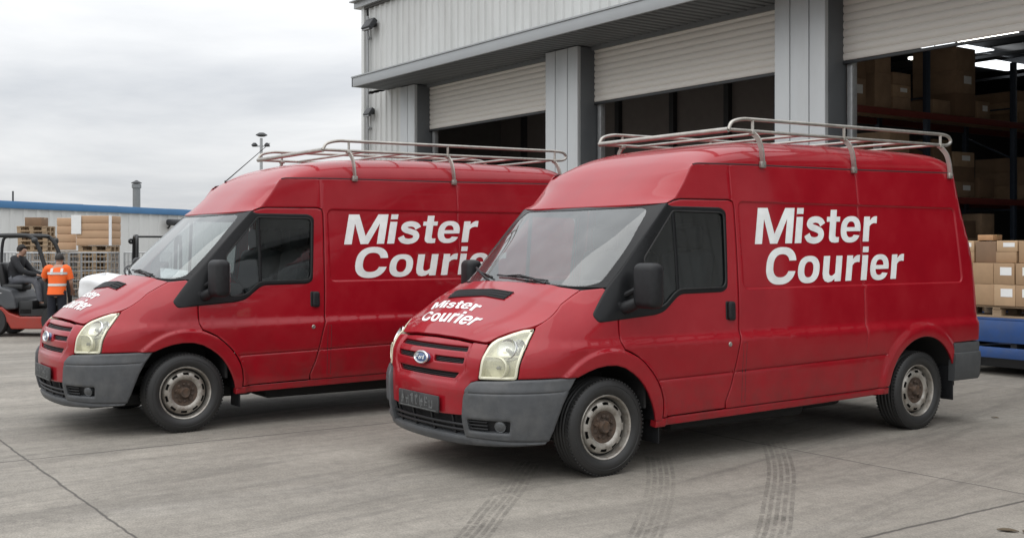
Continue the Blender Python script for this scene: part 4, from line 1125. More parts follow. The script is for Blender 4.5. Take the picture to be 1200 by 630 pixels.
def load_rack(x, ys, levels, which, count=None):
    for b in range(len(ys) - 1):
        for l, z in enumerate([0.] + levels):
            if rnd.random() < .10: continue
            y = ys[b] + .22
            i = 0
            while y < ys[b + 1] - .7:
                w = rnd.uniform(.40, .66); h = rnd.uniform(.75, 1.15) if l < len(levels) else rnd.uniform(.6, 1.3)
                nrow = rnd.choice((2, 3, 3)); hh = h / nrow
                size = 'tall' if h > .9 else 'low'
                pos = ['nearest', 'second', 'third', 'fourth', 'fifth', 'sixth'][min(i, 5)]
                for k in range(nrow):
                    if rnd.random() < .12 and k: break
                    carton((x - .5, y + w / 2, z + .022 + k * (hh + .002)), (.95, w, hh), rnd.uniform(-.03, .03),
                           '%s brown carton in the %s pile, %s, %s, %s rack' % (['bottom', 'second', 'third'][k], pos, lev_name[l - 1], bay_name[b], which),
                           'cartons on the pallet racks', rnd.choice((CARD4, CARD5, CARD4, CARD3)), paper=2 if rnd.random() < .45 else 0, tape=False)
                y += w + rnd.uniform(.05, .35); i += 1
load_rack(-12.6, YS, LV, 'right hand')
# ------------------------------------------------------------------ blue trolley with its load in the right-hand doorway
BLU = mat('trolley_blue', (.014, .060, .205), .42, var=.12, scale=3, coat=.2, dirt=(.06, .07, .09), dirt_scale=4, dirt_amt=.5)
tx, ty = -7.35, 12.75
tr = thing('load_trolley', 'blue steel load trolley standing in the right hand doorway behind the front van', 'trolley', (tx, ty, 0))
shade(tr, 'deck', BLU, lambda m: m.box((0, .65, .695), (3.0, 1.30, .03), bev=.006))
for c_, s_ in (((0, .02, .545), (3.0, .05, .27)), ((0, 1.28, .545), (3.0, .05, .27)), ((-1.48, .65, .545), (.05, 1.2, .27)), ((1.48, .65, .545), (.05, 1.2, .27))): shade(tr, 'side_beam', BLU, lambda m: m.box(c_, s_, bev=.006))
for y in (0, 1.30): shade(tr, 'lower_rail', BLU, lambda m: m.box((0, y, .285), (3.0, .05, .13), bev=.006))
for x in (-1.1, -.4, .4, 1.1): shade(tr, 'cross_member', DRK, lambda m: m.box((x, .65, .38), (.08, 1.2, .10)))
shade(tr, 'under_shadow_box', DRK, lambda m: m.box((0, .66, .19), (2.6, .95, .20), bev=.01))  # dark box added to stand for the black shadow below the deck
for x in (-1.15, 1.15):
    for y in (.14, 1.14):
        m = MB(); M = Matrix.Translation((x, y, .13)) @ Matrix.Rotation(math.pi / 2, 4, 'Z'); m.lathe([(.02, -.03), (.11, -.03), (.128, -.018), (.128, .018), (.11, .03), (.02, .03)], M, 24, close=True); m.build('wheel', mat('tyre_rubber', (.02, .02, .02)), tr)
TZ = .712
pallet((tx - .62, ty + .44, TZ), 0, 'wooden pallet on the left of the blue trolley deck', 'pallets on the blue trolley')
pallet((tx + .66, ty + .44, TZ), 0, 'wooden pallet on the right of the blue trolley deck', 'pallets on the blue trolley')
bz = TZ + .146
cols = 5; bw = .248; x0 = tx - 1.2
rn = random.Random(5)
where = lambda i: ['leftmost', 'second from left', 'third from left', 'fourth from left', 'fifth from left', 'sixth from left', 'seventh from left', 'eighth from left', 'ninth from left'][i]
for px in (0, 1):
    for c in range(4):
        X = x0 + px * 1.30 + .13 + c * .285; idx = px * 4 + c
        for r in range(2):
            for rank in range(2):
                carton((X + rn.uniform(-.006, .006), ty + .19 + .36 * rank, bz + r * .262), (.275, .35, .260), rn.uniform(-.03, .03),
                       '%s carton, %s row, %s column, on the blue trolley' % (['front', 'rear'][rank], ['bottom', 'second'][r], where(idx)), 'cartons on the blue trolley',
                       rn.choice((CARD, CARD, CARD2)), paper=1 if rn.random() < .45 and rank == 0 else 0)
        h = rn.choice((.17, .21, .26))
        if c in (0, 2):
            for k in range(2):
                carton((X + rn.uniform(-.01, .01), ty + .24, bz + .526 + k * .136), (.27, .34, .134), rn.uniform(-.05, .05), '%s flat carton, top row, %s column, on the blue trolley' % (['lower', 'upper'][k], where(idx)), 'cartons on the blue trolley', CARD2 if k else CARD, paper=1 if k else 0)
        else:
            carton((X + rn.uniform(-.01, .01), ty + .24, bz + .526), (.275, .34, .262), rn.uniform(-.05, .05), 'square carton, top row, %s column, on the blue trolley' % where(idx), 'cartons on the blue trolley', CARD3 if c == 1 else CARD)
carton((x0 + .33, ty + .30, bz + .80), (.20, .24, .07), .1, 'small flat carton lying on top of the load at the left of the blue trolley', 'cartons on the blue trolley', mat('carton_orange', (.42, .24, .12), .7))
# ------------------------------------------------------------------ far side of the yard
def yd(r, d, z=None):
    p = yard(r, d); p.z = zg(p.x) if z is None else z; return p
ANG = TH          # heading that points to camera right
# white industrial building
P0, P1 = yard(-27.8, 61.2), yard(-22.0, 77.6); u = (P1 - P0).normalized(); nb = Vector((-u.y, u.x, 0))
A0 = P0 - u * 22; LEN = 95
fb = thing('industrial_building', 'low white corrugated building with a blue roof edge at the far side of the yard', 'building', A0 + Vector((0, 0, -.3)), math.atan2(u.y, u.x))
wmat = mat('white_cladding', (.60, .61, .60), .5, var=.04, scale=.6, dirt=(.48, .485, .47), dirt_scale=.5, dirt_amt=.4, stretch=(1, 1, .3))
mm = MB(); pts = []; x = 0
while x < LEN: pts += [(x, 0), (x + .62, 0), (x + .68, -.05), (x + .92, -.05)]; x += 1.
A = mm.verts([(a, b, 0) for a, b in pts]); B = mm.verts([(a, b, 3.96) for a, b in pts])
for i in range(len(pts) - 1): mm.face([A[i], A[i + 1], B[i + 1], B[i]])
wall = mm.build('front_wall', wmat, fb, smooth=False, recalc=False)
shade(fb, 'side_wall', wmat, lambda m: (m.box((.05, 8, 1.98), (.1, 15.8, 3.96)), m.box((LEN - .05, 8, 1.98), (.1, 15.8, 3.96)), m.box((LEN / 2, 15.9, 1.98), (LEN - .3, .1, 3.96))))
shade(fb, 'blue_fascia', mat('fascia_blue', (.05, .165, .34), .45, var=.06, scale=1), lambda m: m.box((LEN / 2, -.08, 4.15), (LEN + .6, .22, .40), bev=.01))
shade(fb, 'roof', mat('roof_sheet', (.35, .37, .38), .5), lambda m: m.box((LEN / 2, 8.0, 4.30), (LEN, 16., .10)))
for q_, w_ in ((31.5, 1.3), (35, .9), (42, 2.2), (44.5, .5)): shade(fb, 'roof_vent', GALV, lambda m: m.box((q_, 3.5, 4.45), (w_, .9, .22), bev=.05))
shade(fb, 'roof_pipe', DRK, lambda m: m.tube([(24.5, 1.5, 4.3), (24.5, 1.5, 5.0)], .05, 6))
wl = thing('floodlight', 'dark round lamp fixed high on the white building, above the windscreen of the rear van', 'floodlight', A0 + u * (LEN * .385) + Vector((0, 0, 3.15)) - nb * .1, math.atan2(u.y, u.x), 'lights on the white building')
shade(wl, 'lamp_head', DRK, lambda m: (m.box((0, -.5, 0), (1.1, .7, .42), bev=.15, seg=3),)); shade(wl, 'bracket', DRK, lambda m: m.tube([(0, -.2, -.1), (0, .05, -.4)], .06, 6))
# ventilation stack and lighting mast behind
ch = thing('chimney_stack', 'grey round ventilation stack rising behind the white building', 'chimney', yard(-32.8, 98.4, -.3))
shade(ch, 'stack', mat('stack_grey', (.17, .18, .185), .6, var=.1), lambda m: m.lathe([(.34, 0), (.32, 6.9), (.40, 6.95), (.40, 7.25), (.30, 7.3)], Matrix.Rotation(-math.pi / 2, 4, 'Y'), 20)); shade(ch, 'cowl', DRK, lambda m: m.lathe([(.44, 7.34), (.44, 7.40), (.05, 7.62)], Matrix.Rotation(-math.pi / 2, 4, 'Y'), 20, close=True))
ms = thing('lighting_mast', 'tall grey lighting mast with three floodlights above the rear van', 'street lamp', yard(-15.65, 70.3, -.3))
shade(ms, 'mast', GALV, lambda m: m.tube([(0, 0, 0), (0, 0, 8.6)], [.13, .09], 10)); shade(ms, 'head_frame', GALV, lambda m: m.bar((-.55 * RV.x, -.55 * RV.y, 8.1), (.55 * RV.x, .55 * RV.y, 8.1), .07, .07))
for q, z, w in ((-.42, 8.15, .34), (.36, 8.15, .30), (0.02, 8.78, .62)):
    shade(ms, 'lamp_head', DRK, lambda m: m.lathe([(w * .25, .16), (w * .55, .05), (w * .6, 0), (w * .3, -.08), (.01, -.08)], Matrix.Translation(RV * q + Vector((0, 0, z))) @ Matrix.Rotation(-math.pi / 2, 4, 'Y'), 16))
# pallets in stacks
def stack(r, d, n, rz, label_fmt, group, z0=0., skip=0):
    p = yd(r, d)
    for i in range(n):
        pallet((p.x + rn.uniform(-.02, .02), p.y + rn.uniform(-.02, .02), p.z + z0 + i * .146), rz + rn.uniform(-.03, .03), label_fmt % (ORD[i] + ' up' if i else 'lowest'), group, (.85, .8) )
    return p + Vector((0, 0, z0 + n * .146))
WRAP = mat('stretch_wrap_white', (.72, .73, .74), .32, var=.07, scale=7, bump=.25, bscale=9)
q = stack(-11.15, 30.4, 13, ANG, 'wooden pallet, %s in the stack under the big brown crate', 'pallets stacked beside the wire cages')
def big_carton(base, w, d, h, rz, label, rows):
    t = thing('large_carton', label, 'box', base, rz, 'big cartons on the pallet stacks')
    m = MB(); hh = h / rows
    for i in range(rows): m.box((0, 0, hh * (i + .5)), (w - .015, d - .015, hh - .012), bev=.015)
    m.box((0, 0, h / 2), (w - .05, d - .05, h - .02)); m.build('carton_body', mat('kraft_board', (.46, .30, .185), .8, var=.07, scale=2), t)
    shade(t, 'wrap_edge', WRAP, lambda m: [m.box((sx * w / 2, -d / 2, h / 2), (.07, .03, h)) for sx in (1,)])
    return t
t = big_carton(q, .92, .85, .80, ANG, 'large brown carton with a white sheet on it, on the taller pallet stack', 4)
shade(t, 'white_sheet', PAPER, lambda m: (m.box((-.44, -.44, .56), (.26, .02, .50)),))
p2 = stack(-12.05, 30.9, 12, ANG, 'wooden pallet, %s in the stack behind the orange vest', 'pallets stacked behind the orange vest')
big_carton(p2 + Vector((0, 0, .02)), .58, .8, .88, ANG, 'narrow brown carton on the pallet stack left of the sheeted one', 4)
p3 = stack(-14.35, 34.0, 17, ANG + .04, 'wooden pallet, %s in the stack behind the forklift', 'pallets stacked behind the forklift')
carton(p3 + Vector((0, 0, .0)), (.50, .5, .26), ANG, 'small brown carton on top of the pallet stack behind the forklift', 'big cartons on the pallet stacks', CARD3)
# wire roll cages
def cage(r, d, label):
    t = thing('wire_cage', label, 'cage', yd(r, d), ANG, 'wire roll cages by the pallet stacks')
    w, dd, h = .95, .8, 1.72
    m = MB()
    for x in (-w / 2, w / 2):
        for y in (-dd / 2, dd / 2): m.tube([(x, y, .12), (x, y, h)], .018, 6)
    for z in (.16, h):
        m.tube([(-w / 2, -dd / 2, z), (w / 2, -dd / 2, z)], .016, 6); m.tube([(-w / 2, dd / 2, z), (w / 2, dd / 2, z)], .016, 6); m.tube([(-w / 2, -dd / 2, z), (-w / 2, dd / 2, z)], .016, 6); m.tube([(w / 2, -dd / 2, z), (w / 2, dd / 2, z)], .016, 6)
    m.build('frame', GALV, t)
    m = MB()
    for y in (-dd / 2, dd / 2):
        for i in range(1, 10): m.tube([(-w / 2 + w * i / 10, y, .16), (-w / 2 + w * i / 10, y, h)], .006, 4)
        for i in range(1, 7): m.tube([(-w / 2, y, .16 + 1.56 * i / 7), (w / 2, y, .16 + 1.56 * i / 7)], .006, 4)
    for x in (-w / 2, w / 2):
        for i in range(1, 8): m.tube([(x, -dd / 2 + dd * i / 8, .16), (x, -dd / 2 + dd * i / 8, h)], .006, 4)
    m.build('mesh_panel', GALV, t); shade(t, 'base', DRK, lambda m: m.box((0, 0, .14), (w, dd, .05)))
    for x in (-.4, .4):
        for y in (-.33, .33): shade(t, 'caster', DRK, lambda m: m.lathe([(.01, -.02), (.05, -.02), (.06, 0), (.05, .02), (.01, .02)], Matrix.Translation((x, y, .06)), 12))
    return t
CG = [(-11.5, 27.6, 'empty wire roll cage nearest the orange vest'), (-10.45, 28.2, 'empty wire roll cage between the orange vest and the wrapped pallets'), (-12.6, 28.6, 'wire roll cage behind the front post of the forklift'), (-13.7, 29.0, 'wire roll cage behind the seated driver'), (-9.3, 28.8, 'wire roll cage standing right of the pallet stacks')]
for c in CG: cage(*c)
# white stretch wrapped pallet loads
def wrapped(r, d, w, dd, h, rz, label):
    t = thing('wrapped_load', label, 'wrapped pallet', yd(r, d), rz, 'white wrapped loads in the yard')
    m = MB(); rr = random.Random(int(r * 100))
    def f(a, v):
        ca, sa = math.cos(a), math.sin(a); e = 7.
        k = (abs(ca) ** e + abs(sa) ** e) ** (-1 / e); bul = 1 + .018 * math.sin(v * 22 + 1.3 * math.sin(3 * a)) + .010 * math.sin(9 * a + 5 * v)
        top = 1 if v < .86 else math.sqrt(max(0, 1 - ((v - .86) / .14) ** 2))
        return Vector((ca * k * w / 2 * bul * max(.02, top), sa * k * dd / 2 * bul * max(.02, top), .15 + h * min(v, .86 + .14 * math.sin(min(1, max(0, (v - .86) / .14)) * math.pi / 2)) + .03 * math.sin(5 * a) * v))
    m.grid(f, [2 * math.pi * i / 48 for i in range(49)], [i / 24 for i in range(25)]); bmesh.ops.remove_doubles(m.bm, verts=m.bm.verts, dist=.002)
    m.build('wrapping', WRAP, t)
    shade(t, 'base_pallet', WOOD, lambda m: (m.box((0, 0, .133), (w, dd, .03)), [m.box((x, 0, .06), (.1, dd, .12)) for x in (-w / 2 + .06, 0, w / 2 - .06)]))
    return t
wrapped(-7.75, 21.5, .86, .8, 1.20, ANG + .1, 'white stretch wrapped load just right of the orange vest')
wrapped(-6.85, 22.2, 1.15, 1.0, 1.27, ANG - .05, 'white stretch wrapped load behind the hood of the rear van')
# ------------------------------------------------------------------ forklift
FR = mat('forklift_red', (.33, .035, .022), .4, var=.1, scale=4, coat=.2, dirt=(.10, .05, .04), dirt_scale=4, dirt_amt=.5)
FG_ = mat('forklift_grey', (.060, .065, .072), .45, var=.12, scale=4, dirt=(.12, .115, .11), dirt_scale=5, dirt_amt=.3)
FB_ = mat('forklift_black', (.014, .015, .016), .5, var=.15)
def forklift(loc, rz, label):
    t = thing('forklift', label, 'forklift', loc, rz, 'forklifts in the yard')
    side_y = .56
    def chassis(m):
        pl = [(-1.30, .30), (-1.22, .60), (-1.02, .66), (-.55, .62), (-.42, .50), (-.20, .42), (.62, .42), (.86, .56), (.92, .30), (.90, .16), (-.38, .16), (-.46, .30)]
        m.extrude_poly([(x, -side_y, z) for x, z in pl], (0, 2 * side_y, 0))
    o = shade(t, 'chassis', FR, chassis, smooth=False)
    bmx = o.modifiers.new('b', 'BEVEL'); bmx.width = .025; bmx.segments = 2
    def cw(m):
        pl = [(-1.42, .52), (-1.40, .95), (-1.30, 1.03), (-.60, 1.03), (-.38, .97), (-.30, .80), (-.26, .58), (-.48, .56), (-.60, .64), (-1.02, .72), (-1.28, .62)]
        m.extrude_poly([(x, -side_y - .012, z) for x, z in pl], (0, 2 * side_y + .024, 0))
    o = shade(t, 'counterweight', FG_, cw, smooth=False); bmx = o.modifiers.new('b', 'BEVEL'); bmx.width = .04; bmx.segments = 3
    # white flash on the counterweight side
    for sy_ in (-1, 1):
        shade(o, 'white_flash', WHT_, lambda m: m.extrude_poly([(x, sy_ * (side_y + .014), z) for x, z in [(-1.05, .905), (-.98, .93), (-.62, .925), (-.55, .905), (-.72, .898), (-.66, .875), (-.90, .872), (-.88, .892)]], (0, sy_ * .003, 0)), smooth=False)
    shade(t, 'footwell', FB_, lambda m: (m.box((.18, 0, .50), (.80, 1.0, .14)), m.box((-.1, 0, .60), (.30, 1.0, .30), bev=.03)))
    for x, r_, w in ((-.78, .315, .22), (.60, .345, .26)):
        for sy_ in (-1, 1):
            M = Matrix.Translation((x, sy_ * (side_y - .08), r_)) @ Matrix.Rotation(sy_ * math.pi / 2, 4, 'Z')
            m = MB(); m.lathe([(r_ * .55, -w / 2), (r_ * .93, -w / 2), (r_, -w * .35), (r_, w * .35), (r_ * .93, w / 2), (r_ * .60, w / 2), (r_ * .56, w * .42)], M, 36); wl_ = m.build('wheel', mat('tyre_rubber', (.02, .02, .02)), t)
            m = MB(); m.lathe([(r_ * .58, w * .42), (r_ * .48, w * .30), (r_ * .25, w * .30), (r_ * .22, w * .40), (.01, w * .40)], M, 28); m.build('rim', FG_, wl_)
    # overhead guard
    def guard(m):
        for sy_ in (-.47, .47):
            m.tube(spline([(-1.02, sy_, .98), (-1.04, sy_, 1.6), (-1.0, sy_, 2.02), (-.88, sy_, 2.10)], 4), .034, 8)
            m.tube(spline([(-.88, sy_, 2.10), (-.2, sy_, 2.11), (.02, sy_, 2.06), (.16, sy_, 1.86), (.30, sy_, 1.42), (.42, sy_, .95), (.46, sy_, .55)], 5), .045, 8)
        for x in (-.88, -.7, -.52, -.34, -.16, .0): m.tube([(x, -.47, 2.10), (x, .47, 2.10)], .022, 6)
    shade(t, 'overhead_guard', FB_, guard)
    shade(t, 'seat', FB_, lambda m: (m.box((-.50, 0, 1.02), (.46, .48, .14), bev=.05, seg=3), m.box((-.74, 0, 1.28), (.13, .46, .52), rot=Matrix.Rotation(math.radians(-10), 3, 'Y'), bev=.05, seg=3)))
    st = shade(t, 'steering_column', FB_, lambda m: (m.tube([(.30, .0, .6), (.10, .0, 1.18)], .045, 8), m.box((.30, 0, .92), (.16, .8, .55), bev=.04)))
    shade(st, 'steering_wheel', FB_, lambda m: m.tube([Vector((.07, .0, 1.22)) + Matrix.Rotation(math.radians(-28), 3, 'Y') @ Vector((.17 * math.cos(a), .17 * math.sin(a), 0)) for a in [2 * math.pi * i / 20 for i in range(20)]], .016, 6, closed=True))
    # mast, carriage, forks
    def mast(m):
        for sy_ in (-.34, .34):
            m.box((1.02, sy_, .62), (.13, .08, 1.10), bev=.008); m.box((1.09, sy_ * .8, .64), (.10, .07, 1.04), bev=.008)
        for z in (.3, .7, 1.12): m.box((1.02, 0, z), (.08, .68, .09))
        m.tube([(1.0, 0, .2), (1.0, 0, 1.1)], .05, 10)
    ma = shade(t, 'mast', FB_, mast)
    for s_ in (-.24, .24): shade(t, 'fork', FB_, lambda m: m.extrude_poly([(1.15, s_ - .05, .70), (1.15, s_ - .05, .08), (2.25, s_ - .05, .08), (2.25, s_ - .05, .095), (1.20, s_ - .05, .125), (1.20, s_ - .05, .70)], (0, .10, 0)), smooth=False)
    shade(t, 'carriage', FB_, lambda m: (m.box((1.15, 0, .62), (.04, .95, .10)), m.box((1.15, 0, .30), (.04, .95, .10)), [m.box((1.16, y, .80), (.03, .03, .44)) for y in (-.42, -.2, 0, .2, .42)], m.box((1.16, 0, 1.02), (.03, .88, .04))))
    for s_ in (-.54, .54): shade(t, 'work_lamp', FB_, lambda m: m.lathe([(.01, .06), (.06, .05), (.07, .02), (.05, -.04)], Matrix.Translation((.10, s_, 2.0)), 14))
    return t
WHT_ = mat('white_vinyl', (.78, .80, .79), .4)
fl_p = yd(-10.05, 24.0)
forklift(fl_p, ANG, 'red and dark grey forklift with a driver, at the left edge of the yard')
forklift(yd(-8.35, 26.4), ANG + math.pi * .62, 'forklift behind the wrapped loads, only its black guard frame showing')
# ------------------------------------------------------------------ people
SKIN = mat('skin', (.42, .25, .18), .55, var=.06)
HAIR = mat('hair_dark', (.016, .013, .011), .6, var=.2, scale=40)
def skin_mesh(name, nodes, edges, material, parent, root, sub=2):
    keys = list(nodes); me = bpy.data.meshes.new(name)
    me.from_pydata([nodes[k][:3] for k in keys], [(keys.index(a), keys.index(b)) for a, b in edges], [])
    o = bpy.data.objects.new(name, me); COL.objects.link(o)
    o.modifiers.new('skin', 'SKIN'); o.modifiers.new('sub', 'SUBSURF').levels = sub; o.modifiers['sub'].render_levels = sub
    for i, k in enumerate(keys):
        v = me.skin_vertices[0].data[i]; r = nodes[k][3]; v.radius = r if isinstance(r, tuple) else (r, r); v.use_root = k == root
    dg = bpy.context.evaluated_depsgraph_get(); ev = bpy.data.meshes.new_from_object(o.evaluated_get(dg))
    bpy.data.objects.remove(o); bpy.data.meshes.remove(me)
    ev.materials.clear(); ev.materials.append(material); ev.polygons.foreach_set('use_smooth', [True] * len(ev.polygons)); ev.name = name
    o = bpy.data.objects.new(name, ev); COL.objects.link(o); o.parent = parent
    return o
def person(loc, rz, label, J, cloth, legs, shoe, group):
    """J: joints in local metres, +Y is the way the person faces"""
    t = thing('person', label, 'person', loc, rz, group)
    V = lambda k: Vector(J[k])
    nodes = {'pelvis': (*J['pelvis'], (.15, .11)), 'waist': (*J['waist'], (.135, .10)), 'chest': (*J['chest'], (.155, .115)), 'neck': (*J['neck'], .06), 'jaw': (*(V('head') + Vector((0, .015, -.06))), .068), 'head': (*J['head'], .088), 'crown': (*(V('head') + Vector((0, -.012, .065))), .072), 'nose': (*(V('head') + Vector((0, .105, -.015))), .014)}
    edges = [('pelvis', 'waist'), ('waist', 'chest'), ('chest', 'neck'), ('neck', 'jaw'), ('jaw', 'head'), ('head', 'crown'), ('head', 'nose')]
    for s_, sg in (('L', -1), ('R', 1)):
        sh, el, wr = V('shoulder' + s_), V('elbow' + s_), V('wrist' + s_); hip, kn, an = V('hip' + s_), V('knee' + s_), V('ankle' + s_)
        nodes.update({'sh' + s_: (*sh, .062), 'el' + s_: (*el, .042), 'wr' + s_: (*wr, .028)}); edges += [('chest', 'sh' + s_), ('sh' + s_, 'el' + s_), ('el' + s_, 'wr' + s_)]
        d = (wr - el).normalized(); palm = wr + d * .07; nodes['pa' + s_] = (*palm, (.036, .018)); edges.append(('wr' + s_, 'pa' + s_))
        side = Vector((0, 0, 1)).cross(d).normalized() if abs(d.z) < .9 else Vector((0, 1, 0))
        for i, (off, ln) in enumerate(((-.028, .062), (-.010, .075), (.010, .070), (.028, .052))):
            a = palm + side * off + d * .03; b = a + d * ln * .55 + Vector((0, 0, -.012)); c_ = b + d * ln * .35 + Vector((0, 0, -.022))
            for q, p_, r_ in (('a', a, .011), ('b', b, .009), ('c', c_, .007)): nodes['f%d%s%s' % (i, q, s_)] = (*p_, r_)
            edges += [('pa' + s_, 'f%da%s' % (i, s_)), ('f%da%s' % (i, s_), 'f%db%s' % (i, s_)), ('f%db%s' % (i, s_), 'f%dc%s' % (i, s_))]
        th = wr + d * .03 + side * (-sg * .04); nodes['th' + s_] = (*th, .012); nodes['ti' + s_] = (*(th + d * .05 - side * sg * .012), .009); edges += [('wr' + s_, 'th' + s_), ('th' + s_, 'ti' + s_)]
        nodes.update({'hip' + s_: (*hip, .085), 'kn' + s_: (*kn, .056), 'an' + s_: (*an, .040), 'toe' + s_: (*V('toe' + s_), .034)}); edges += [('pelvis', 'hip' + s_), ('hip' + s_, 'kn' + s_), ('kn' + s_, 'an' + s_), ('an' + s_, 'toe' + s_)]
    skin_mesh('body', nodes, edges, SKIN, t, 'pelvis')
    # hair as a cap over the crown and the back of the head, ears below it
    def cap(a, v):
        b = v * 1.9; r_ = .1
        p_ = Vector((math.sin(a) * math.sin(b) * .089, math.cos(a) * math.sin(b) * .104, math.cos(b) * .115))
        if p_.y > .02 and p_.z < .045: p_ = p_ * .80
        return V('head') + p_ + Vector((0, -.012, .022))
    m = MB(); m.grid(cap, [2 * math.pi * i / 24 for i in range(25)], [i / 10 for i in range(11)]); bmesh.ops.remove_doubles(m.bm, verts=m.bm.verts, dist=.001); m.build('hair', HAIR, t)
    def limb(m, pts, rs, seg=12): m.tube(spline(pts, 5), [interp([(i / (len(rs) - 1), r_) for i, r_ in enumerate(rs)], k / (len(spline(pts, 5)) - 1)) for k in range(len(spline(pts, 5)))], seg)
    def torso(m, rings, n=28):
        R_ = []
        for c_, rx, ry in rings: R_.append(m.verts([Vector(c_) + Vector((rx * math.copysign(abs(math.cos(a)) ** .85, math.cos(a)), ry * math.copysign(abs(math.sin(a)) ** .85, math.sin(a)), 0)) for a in [2 * math.pi * i / n for i in range(n)]]))
        for A, B in zip(R_, R_[1:]):
            for j in range(n): m.face([A[j], A[(j + 1) % n], B[(j + 1) % n], B[j]])
        m.face(R_[0][::-1]); m.face(R_[-1])
    def tor_rings(top=True, grow=0., z0=None):
        p_, w_, c_, n_ = V('pelvis'), V('waist'), V('chest'), V('neck')
        dn = (p_ - w_).normalized()
        return [(p_ + dn * .06, .182 + grow, .145 + grow), (p_, .180 + grow, .142 + grow), (w_, .172 + grow, .132 + grow), ((w_ + c_) / 2, .19 + grow, .142 + grow), (c_, .208 + grow, .142 + grow), (c_.lerp(n_, .45), .190 + grow, .118 + grow), (c_.lerp(n_, .75), .115 + grow, .088 + grow), (n_, .070 + grow, .070 + grow)]
    m = MB(); torso(m, tor_rings())
    for s_ in 'LR': limb(m, [V('chest').lerp(V('shoulder' + s_), .55) + Vector((0, 0, .02)), V('shoulder' + s_), V('elbow' + s_), V('wrist' + s_)] if cloth['long'] else [V('chest').lerp(V('shoulder' + s_), .55) + Vector((0, 0, .02)), V('shoulder' + s_), V('elbow' + s_).lerp(V('shoulder' + s_), .25)], [.075, .080, .062, .046] if cloth['long'] else [.08, .086, .078])
    j = m.build(cloth['name'], cloth['mat'], t)
    if cloth.get('bands'):
        BAND = mat('reflective_band', (.55, .57, .56), .35, var=.08)
        m = MB()
        p_, w_, c_ = V('pelvis'), V('waist'), V('chest')
        for f in (.30, .92): 
            a = p_.lerp(c_, f); e = p_.lerp(c_, f + .13); rr = interp([(0, .180), (.5, .172), (.75, .190), (1, .208)], f); r2 = interp([(0, .180), (.5, .172), (.75, .190), (1, .208)], f + .13)
            R_ = [m.verts([Vector(q) + Vector(((rx + .006) * math.copysign(abs(math.cos(b)) ** .85, math.cos(b)), (rx * .74 + .012) * math.copysign(abs(math.sin(b)) ** .85, math.sin(b)), 0)) for b in [2 * math.pi * i / 28 for i in range(28)]]) for q, rx in ((a, rr), (e, r2))]
            for i in range(28): m.face([R_[0][i], R_[0][(i + 1) % 28], R_[1][(i + 1) % 28], R_[1][i]])
        for sx in (-.10, .10):
            for sy_ in (-1, 1):
                pts = [p_.lerp(c_, f) + Vector((sx, sy_ * (.150 if f < 1 else .135), 0)) for f in (.92, 1.05)] + [c_.lerp(V('neck'), .5) + Vector((sx, sy_ * .105, .01))]
                for a, b in zip(pts, pts[1:]): m.bar(a, b, .05, .012, up=(0, 1, 0))
        m.build('reflective_bands', BAND, j)
    m = MB(); torso(m, [(V('pelvis') + Vector((0, 0, -.10)), .165, .135), (V('pelvis'), .172, .138), (V('pelvis').lerp(V('waist'), .6), .168, .128)])
    for s_ in 'LR': limb(m, [V('hip' + s_) + Vector((0, 0, .03)), V('hip' + s_), V('knee' + s_), V('ankle' + s_) + Vector((0, 0, .02))], [.11, .102, .080, .066])
    m.build('trousers', legs, t)
    for s_ in 'LR':
        a, b = V('ankle' + s_), V('toe' + s_); d = (b - a); d.z = 0; an_ = math.atan2(d.y, d.x)
        m = MB(); c_ = (a + b) / 2; m.box((c_.x, c_.y, b.z + .012), (.28, .10, .09), rz=an_, bev=.035, seg=3); m.build('shoe', shoe, t)
    return t
def mirror_pose(half):
    J = {}
    for k, v in half.items():
        if k.endswith('_'): J[k[:-1] + 'R'] = v; J[k[:-1] + 'L'] = (-v[0], v[1], v[2])
        else: J[k] = v
    return J
SHOE = mat('work_shoe', (.02, .018, .016), .6)
NAVY = mat('navy_cloth', (.012, .014, .022), .85, var=.2, scale=12)
JBLK = mat('black_jacket', (.014, .015, .018), .75, var=.25, scale=10)
ORNG = mat('hi_vis_orange', (.85, .13, .015), .7, var=.07, scale=8)
JEAN = mat('grey_trousers', (.11, .115, .13), .85, var=.2, scale=12)
st_ = mirror_pose({'pelvis': (0, 0, .95), 'waist': (.01, .02, 1.10), 'chest': (.02, .05, 1.33), 'neck': (.025, .075, 1.50), 'head': (.03, .115, 1.61), 'shoulder_': (.185, .06, 1.41), 'elbow_': (.27, .08, 1.13), 'wrist_': (.24, .26, .98), 'hip_': (.095, 0, .90), 'knee_': (.11, .03, .48), 'ankle_': (.12, 0, .09), 'toe_': (.14, .15, .04)})
st_.update({'elbowL': (-.30, .16, 1.20), 'wristL': (-.30, .40, 1.14)})
pm = yd(-9.42, 23.3)
person(pm, ANG + .12, 'person in an orange high visibility vest standing beside the forklift, back turned', st_, dict(name='vest', mat=ORNG, long=False, bands=True), NAVY, SHOE, 'people by the forklift')
se = mirror_pose({'pelvis': (0, -.52, 1.19), 'waist': (0, -.54, 1.32), 'chest': (0, -.49, 1.53), 'neck': (0, -.44, 1.69), 'head': (0, -.385, 1.79), 'shoulder_': (.18, -.47, 1.60), 'elbow_': (.235, -.27, 1.36), 'wrist_': (.13, -.03, 1.28), 'hip_': (.10, -.50, 1.17), 'knee_': (.13, -.06, 1.14), 'ankle_': (.13, .06, .70), 'toe_': (.13, .20, .625)})
person(fl_p, ANG - math.pi / 2, 'person in a black jacket and cap-like dark hair sitting at the wheel of the forklift'.replace('cap-like ', ''), se, dict(name='jacket', mat=JBLK, long=True), JEAN, SHOE, 'people by the forklift')
